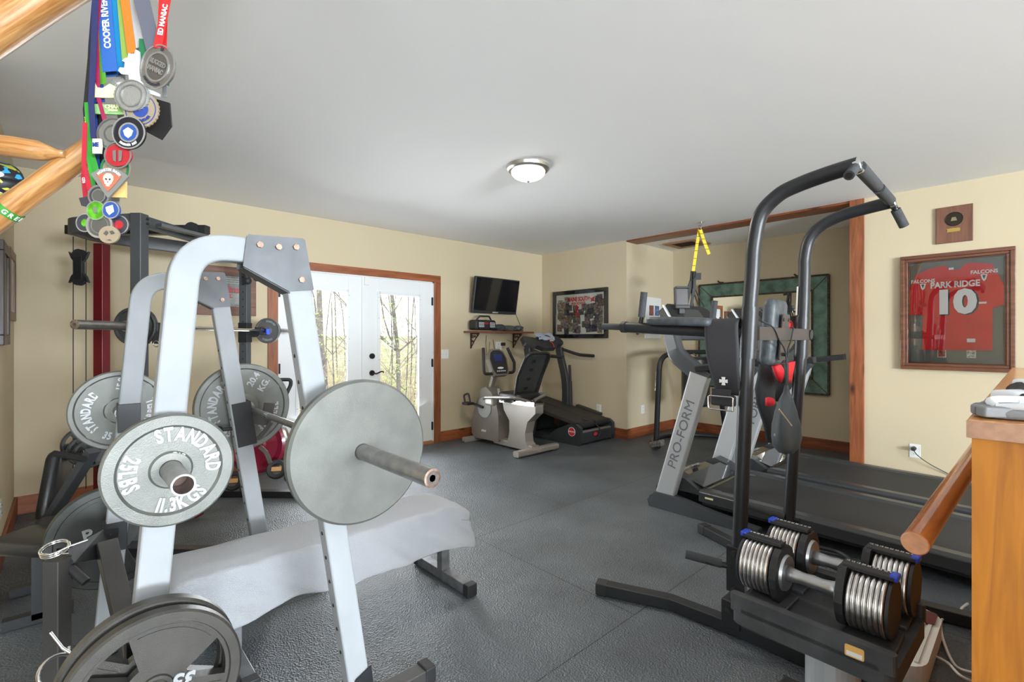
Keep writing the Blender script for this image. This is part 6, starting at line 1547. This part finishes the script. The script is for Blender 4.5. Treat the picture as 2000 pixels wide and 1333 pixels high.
c_ = lambda n, c: mat('ribbon_' + n, c, .6)
ink = mat('dark_ink', (.03, .03, .04), .6)
# the top ones, front to back
medal('large grey RUGGED MANIAC medal, topmost at the right of the bunch', 309, 132, .048, 1.05, m_sv, c_('red', (.50, .012, .014)), [(325, -200), (316, 106)], .020, yaw=-14, roll=-28, squash=.88,
      relief=both(rings([(.94, 1, m_sv2, 2), (.60, .68, m_sv2, 2), (0, .60, m_dks, .5)]), txt('RUGGED', 0, .16, .30, m_sv2), txt('MANIAC', 0, -.16, .30, m_sv2), arct('5K', .80, .18, 95, ink), arct('OBSTACLE RACE', .80, .15, 270, ink, True)))
t_ = [o for o in COL.objects if o.name.startswith('medal') and o.type == 'EMPTY'][-1]
ribbon(t_, [(255, -200), (277, 0), (300, 95)], .033, c_('charcoal_plaid', (.10, .10, .13)), 1.06)
ribbon(t_, [(336, -60), (308, 94)], .0185, c_('red', (.50, .012, .014)), 1.048, text=('ED MANIAC', .12, .60), ts=.85)
medal('white and green cross plate medal behind the round grey one', 301, 122, .052, 1.075, mat('green_enamel', (.03, .20, .09), .3, .3), c_('silver_grey', (.52, .54, .55)), [(240, -180), (262, 0), (284, 90)], .052, shape=[(-.62, 1.0), (.1, .95), (.62, .5), (.62, -1.0), (-.62, -.55)],
      relief=both(blob([(-.56, -.08), (.0, .10), (.25, -.12), (-.1, -.40), (-.56, -.45)], mat('dark_slate', (.06, .065, .07), .4)), blob([(-.45, -.18), (-.30, -.2), (-.22, -.05), (-.10, -.08), (-.18, -.22), (-.06, -.32), (-.16, -.38), (-.26, -.28), (-.40, -.36), (-.44, -.28), (-.34, -.24)], m_white_ink, .0052)))
medal('blank white back of a cloud-shaped medal in the middle of the bunch', 266, 150, .062, 1.06, mat('white_enamel_back', (.50, .51, .56), .45), c_('orange', (.60, .15, .012)), [(232, -160), (244, 0), (258, 104)], .019,
      shape=[(-.25, .82), (-.05, .78), (.0, .95), (.12, .9), (.16, .4), (.18, -.15), (.5, -.45), (.85, -.62), (.82, -.72), (.5, -.62), (.15, -.60), (-.3, -.45), (-.6, -.35), (-.68, -.22), (-.45, -.2), (-.22, -.2), (-.25, .05), (-.5, .08), (-.62, .2), (-.55, .32), (-.40, .3), (-.38, .5), (-.48, .55), (-.38, .65), (-.28, .66)])
medal('blue ribboned COOPER RIVER medal at the upper left of the bunch', 232, 168, .02, 1.085, m_sv2, c_('royal_blue', (.02, .10, .36)), [(188, -150), (203, 0), (216, 150)], .033, shape='cog')
t_ = [o for o in COL.objects if o.name.startswith('medal') and o.type == 'EMPTY'][-1]
ribbon(t_, [(188, -150), (203, 0), (215, 140)], .033, c_('royal_blue', (.02, .10, .36)), 1.073, text=('COOPER RIVER', .35, 1.0), ts=.62)
medal('sky blue ribboned silver medal beside the blue ribbon', 248, 185, .030, 1.078, m_sv2, c_('sky_blue', (.015, .25, .50)), [(210, -150), (224, 0), (238, 140)], .026, shape='cog')
medal('light blue shaped medal reading 081 at the upper left', 196, 92, .030, 1.082, mat('sky_blue_enamel', (.12, .50, .72), .35), c_('leaf_green', (.07, .25, .015)), [(188, -130), (187, 20), (186, 60)], .014, shape=[(-.5, .9), (0, 1.1), (.4, .9), (.5, .2), (.85, -.2), (.9, -.8), (.5, -1.2), (0, -.6), (-.3, .0), (-.6, .4)],
      relief=both(txt('0', -.0, .62, .9, mat('yellow_green', (.45, .50, .02), .4)), txt('8', .12, .02, .9, mat('yellow_green', (.45, .50, .02), .4)), txt('1', .42, -.62, .8, mat('yellow_green', (.45, .50, .02), .4))))
medal('orange and green ribboned silver runner medal', 262, 190, .034, 1.067, m_sv, c_('lime_print', (.20, .30, .05)), [(226, -150), (236, 0), (246, 120)], .016, shape='cog', relief=rings([(.75, .85, m_sv2, 2)]))
medal('yellow and green rectangular CHAR SPRING medal at the left of the bunch', 217, 208, .040, 1.07, mat('green_yellow_enamel', (.22, .42, .16), .35), c_('dark_navy', (.01, .05, .25)), [(196, -120), (190, 130), (196, 200)], .020, shape=[(-.95, .12), (.8, .05), (.8, -.48), (-.9, -.42)], relief=both(txt('CHAR', .15, -.08, .30, mat('pale_yellow', (.75, .72, .40), .4), 1), txt('SPRING', .2, -.28, .16, mat('pale_yellow', (.75, .72, .40), .4), 1)))
medal('pale yellow sneaker-shaped medal above the green rectangular one', 212, 182, .040, 1.068, mat('pale_yellow', (.75, .72, .40), .4), c_('leaf_green', (.07, .25, .015)), [(188, -100), (192, 80), (199, 165)], .020, shape=[(-.85, .42), (-.75, .6), (-.6, .3), (-.3, .25), (.1, .5), (.5, .3), (.75, -.0), (.75, -.3), (-.85, -.25)])
medal('tan toothed finisher medal with blue centre in the middle of the bunch', 276, 215, .040, 1.056, m_brz, None, None, shape='cog', roll=5, relief=both(rings([(.80, .84, mat('navy_blue', (.02, .05, .25), .4), 1), (0, .42, mat('navy_blue', (.02, .05, .25), .4), 1)]), arct('2017 FINISHER', .62, .2, 270, mat('navy_blue', (.02, .05, .25), .4), True)))
medal('clear silvery toothed medal overlapping the tan toothed one', 258, 188, .040, 1.052, m_sv2, None, None, shape='cog', squash=.85, roll=-10, relief=rings([(.55, .62, m_sv, 3), (.80, .86, m_sv, 2)]))
medal('black pentagon plate at the right side of the bunch', 314, 234, .042, 1.10, mat('black_plate', (.022, .02, .02), .45), c_('grey', (.3, .3, .3)), [(318, -100), (322, 190)], .01, shape=[(-.9, .2), (-.2, 1.1), (.50, .9), (.60, -.35), (.05, -1.1), (-.9, -.6)])
medal('black, white and blue FINISHER 2017 ring medal below the tan one', 253, 260, .036, 1.05, mat('black_enamel', (.015, .015, .02), .3, .3), None, None, relief=both(rings([(.92, 1, m_sv2, 2), (.50, .60, m_sv2, 1.5), (0, .50, mat('blue_enamel', (.02, .07, .28), .3), .6)]), arct('FINISHER 2017', .76, .2, 270, m_white_ink, True), blob([(-.3, .1), (0, .3), (.3, .1), (.2, -.2), (0, -.35), (-.2, -.2)], m_white_ink)))
medal('grey coin-like medal left of the finisher ring', 222, 262, .036, 1.062, m_sv, c_('magenta', (.28, .01, .06)), [(205, -100), (188, 60), (192, 190), (206, 240)], .009, relief=rings([(.85, .95, m_dks, 1), (.45, .55, m_dks, 1)]))
medal('small beige tag with navy letters at the left of the bunch', 190, 286, .018, 1.056, mat('beige_tag', (.62, .58, .48), .5), c_('navy_print', (.015, .02, .09)), [(190, -100), (182, 120), (178, 200), (183, 270)], .013, shape=[(-.5, .9), (.5, .9), (.6, .0), (.5, -.9), (-.5, -.9)], relief=txt('ME', 0, .1, .7, mat('navy_blue', (.02, .05, .25), .4)))
medal('red and grey round spartan-style medal left of centre', 232, 304, .030, 1.058, mat('red_enamel', (.42, .02, .03), .3, .2), None, None, squash=.78, relief=both(rings([(.90, 1, m_sv, 2)]), blob([(-.35, .3), (-.1, .35), (-.1, -.5), (-.3, -.4)], m_sv), blob([(.1, .35), (.35, .3), (.3, -.4), (.1, -.5)], m_sv)))
medal('black bar-shaped medal above the red round one', 226, 287, .030, 1.064, mat('black_enamel', (.015, .015, .02), .3, .3), None, None, shape=[(-1, .4), (.9, .2), (.9, -.3), (-.6, -.3)])
medal('tan and green medal hidden half behind the skull shield', 226, 330, .032, 1.075, m_brz, c_('bright_green', (.03, .30, .03)), [(170, 200), (176, 290), (190, 340)], .012, relief=rings([(.85, 1, mat('green_enamel', (.03, .20, .09), .3, .3), 2)]))
skull = [(-.22, .18), (-.2, .34), (-.08, .44), (.08, .44), (.2, .34), (.22, .18), (.16, .06), (.14, -.02), (.08, -.03), (.07, -.12), (-.07, -.12), (-.08, -.03), (-.14, -.02), (-.16, .06)]
medal('grey diamond shield MONSTER DASH medal with a cream skull', 214, 360, .050, 1.045, mat('grey_enamel', (.25, .25, .24), .35, .4), None, None, shape=[(-.82, .38), (-.5, .60), (0, .68), (.5, .60), (.82, .38), (.4, -.15), (0, -.62), (-.4, -.15)], roll=-4,
      relief=both(blob([(-.55, .36), (0, .50), (.55, .36), (.25, -.05), (0, -.35), (-.25, -.05)], mat('brick_red_enamel', (.42, .12, .07), .4), .0035), blob(skull, mat('cream_enamel', (.80, .66, .44), .4), .0048), blob([(-.13, .17), (-.1, .23), (-.04, .2), (-.05, .13)], ink, .0055), blob([(.13, .17), (.1, .23), (.04, .2), (.05, .13)], ink, .0055), blob([(0, .1), (.025, .04), (-.025, .04)], ink, .0055), arct('MONSTER DASH', .60, .16, 90, m_white_ink)))
medal('plain orange square card hanging behind the skull shield', 232, 372, .028, 1.06, mat('light_orange_card', (.72, .45, .16), .5), None, None, shape=[(-.5, .6), (.6, .7), (.6, -.6), (-.6, -.55)])
medal('round grey medal with dark centre below the skull shield', 194, 383, .024, 1.05, m_sv, c_('crimson', (.40, .01, .03)), [(166, 240), (164, 320), (176, 372)], .010, relief=rings([(.65, .8, ink, 1), (0, .5, m_dks, 1.5)]))
medal('small black bow-shaped piece at the left below the brace', 168, 395, .014, 1.055, ink, None, None, shape=[(-1, .6), (.6, .9), (1, 0), (.4, -.8), (-.6, -.6)])
medal('bright green round medal low in the bunch', 189, 412, .021, 1.048, mat('bright_green_enamel', (.10, .38, .02), .25, .3, vary=(90, .3)), None, None, relief=both(rings([(.9, 1, m_sv2, 1.5)]), blob([(-.2, .3), (.2, .3), (.15, -.3), (-.15, -.3)], m_sv)))
medal('small white and blue round medal beside the green one', 218, 411, .019, 1.046, mat('blue_enamel', (.02, .07, .28), .3), None, None, relief=both(rings([(.88, 1, m_sv2, 1.5)]), blob([(-.5, .3), (.3, .55), (.45, -.2), (-.1, -.6), (-.4, -.2)], m_white_ink)))
medal('thin silver round medal under the green one', 198, 424, .026, 1.056, m_sv2, None, None, relief=rings([(.85, .9, m_sv, 1)]))
medal('dark round medal with green centre at the lower left', 168, 436, .020, 1.052, ink, None, None, relief=both(rings([(.9, 1, m_sv2, 1.5), (0, .4, mat('bright_green_enamel', (.16, .55, .04), .25), 1)])))
medal('dark round medal with red centre at the lower right', 234, 440, .021, 1.056, ink, None, None, relief=both(rings([(.9, 1, m_sv2, 1.5), (0, .45, mat('red_enamel', (.42, .02, .03), .3), 1)])))
medal('dark silver dish-shaped medal low in the bunch', 196, 440, .029, 1.050, m_dks, None, None, relief=rings([(.85, 1, m_sv2, 2), (.6, .65, m_sv, 1)]))
medal('tan oval bronze medal with map relief, the lowest of all', 214, 459, .022, 1.040, m_brz, None, None, squash=.85, relief=both(blob([(-.5, .1), (-.2, .4), (.0, .2), (-.2, -.1)], m_dks, .0035), blob([(.1, .3), (.4, .4), (.6, .1), (.3, 0)], m_dks, .0035), blob([(-.2, -.55), (.1, -.45), (.3, -.6)], m_dks, .0035)))
# ribbons that fall behind the bunch down to the lowest medals
rb = thing('medal_ribbons', 'printed lanyard ribbons bundled along the left side of the medals', 'ribbons', at(180, 300, 1.09))
ribbon(rb, [(200, -130), (182, 90), (178, 190), (184, 300), (190, 400), (196, 440)], .022, c_('dark_navy', (.01, .05, .25)), 1.095)
ribbon(rb, [(205, -130), (186, 100), (190, 200), (197, 300), (200, 440)], .020, c_('black', (.012, .012, .014)), 1.10)
ribbon(rb, [(197, -130), (178, 110), (168, 215), (174, 278)], .014, c_('black', (.012, .012, .014)), 1.088, text=('CALIFBOK', .0, .95), tm=mat('yellow_ink', (.75, .65, .02), .5), ts=.9)
ribbon(rb, [(174, 278), (172, 300), (180, 345), (186, 400)], .011, c_('bright_green', (.03, .30, .03)), 1.086)
ribbon(rb, [(180, 200), (168, 300), (163, 345), (168, 392)], .011, c_('crimson', (.40, .01, .03)), 1.092, text=('RED', .6, 1.1), ts=.8)
ribbon(rb, [(230, -150), (236, 150), (240, 280), (226, 380), (222, 440)], .020, c_('grey', (.3, .3, .3)), 1.105)
ribbon(rb, [(250, -150), (262, 100), (262, 200), (252, 250)], .024, c_('silver_grey', (.52, .54, .55)), 1.10)
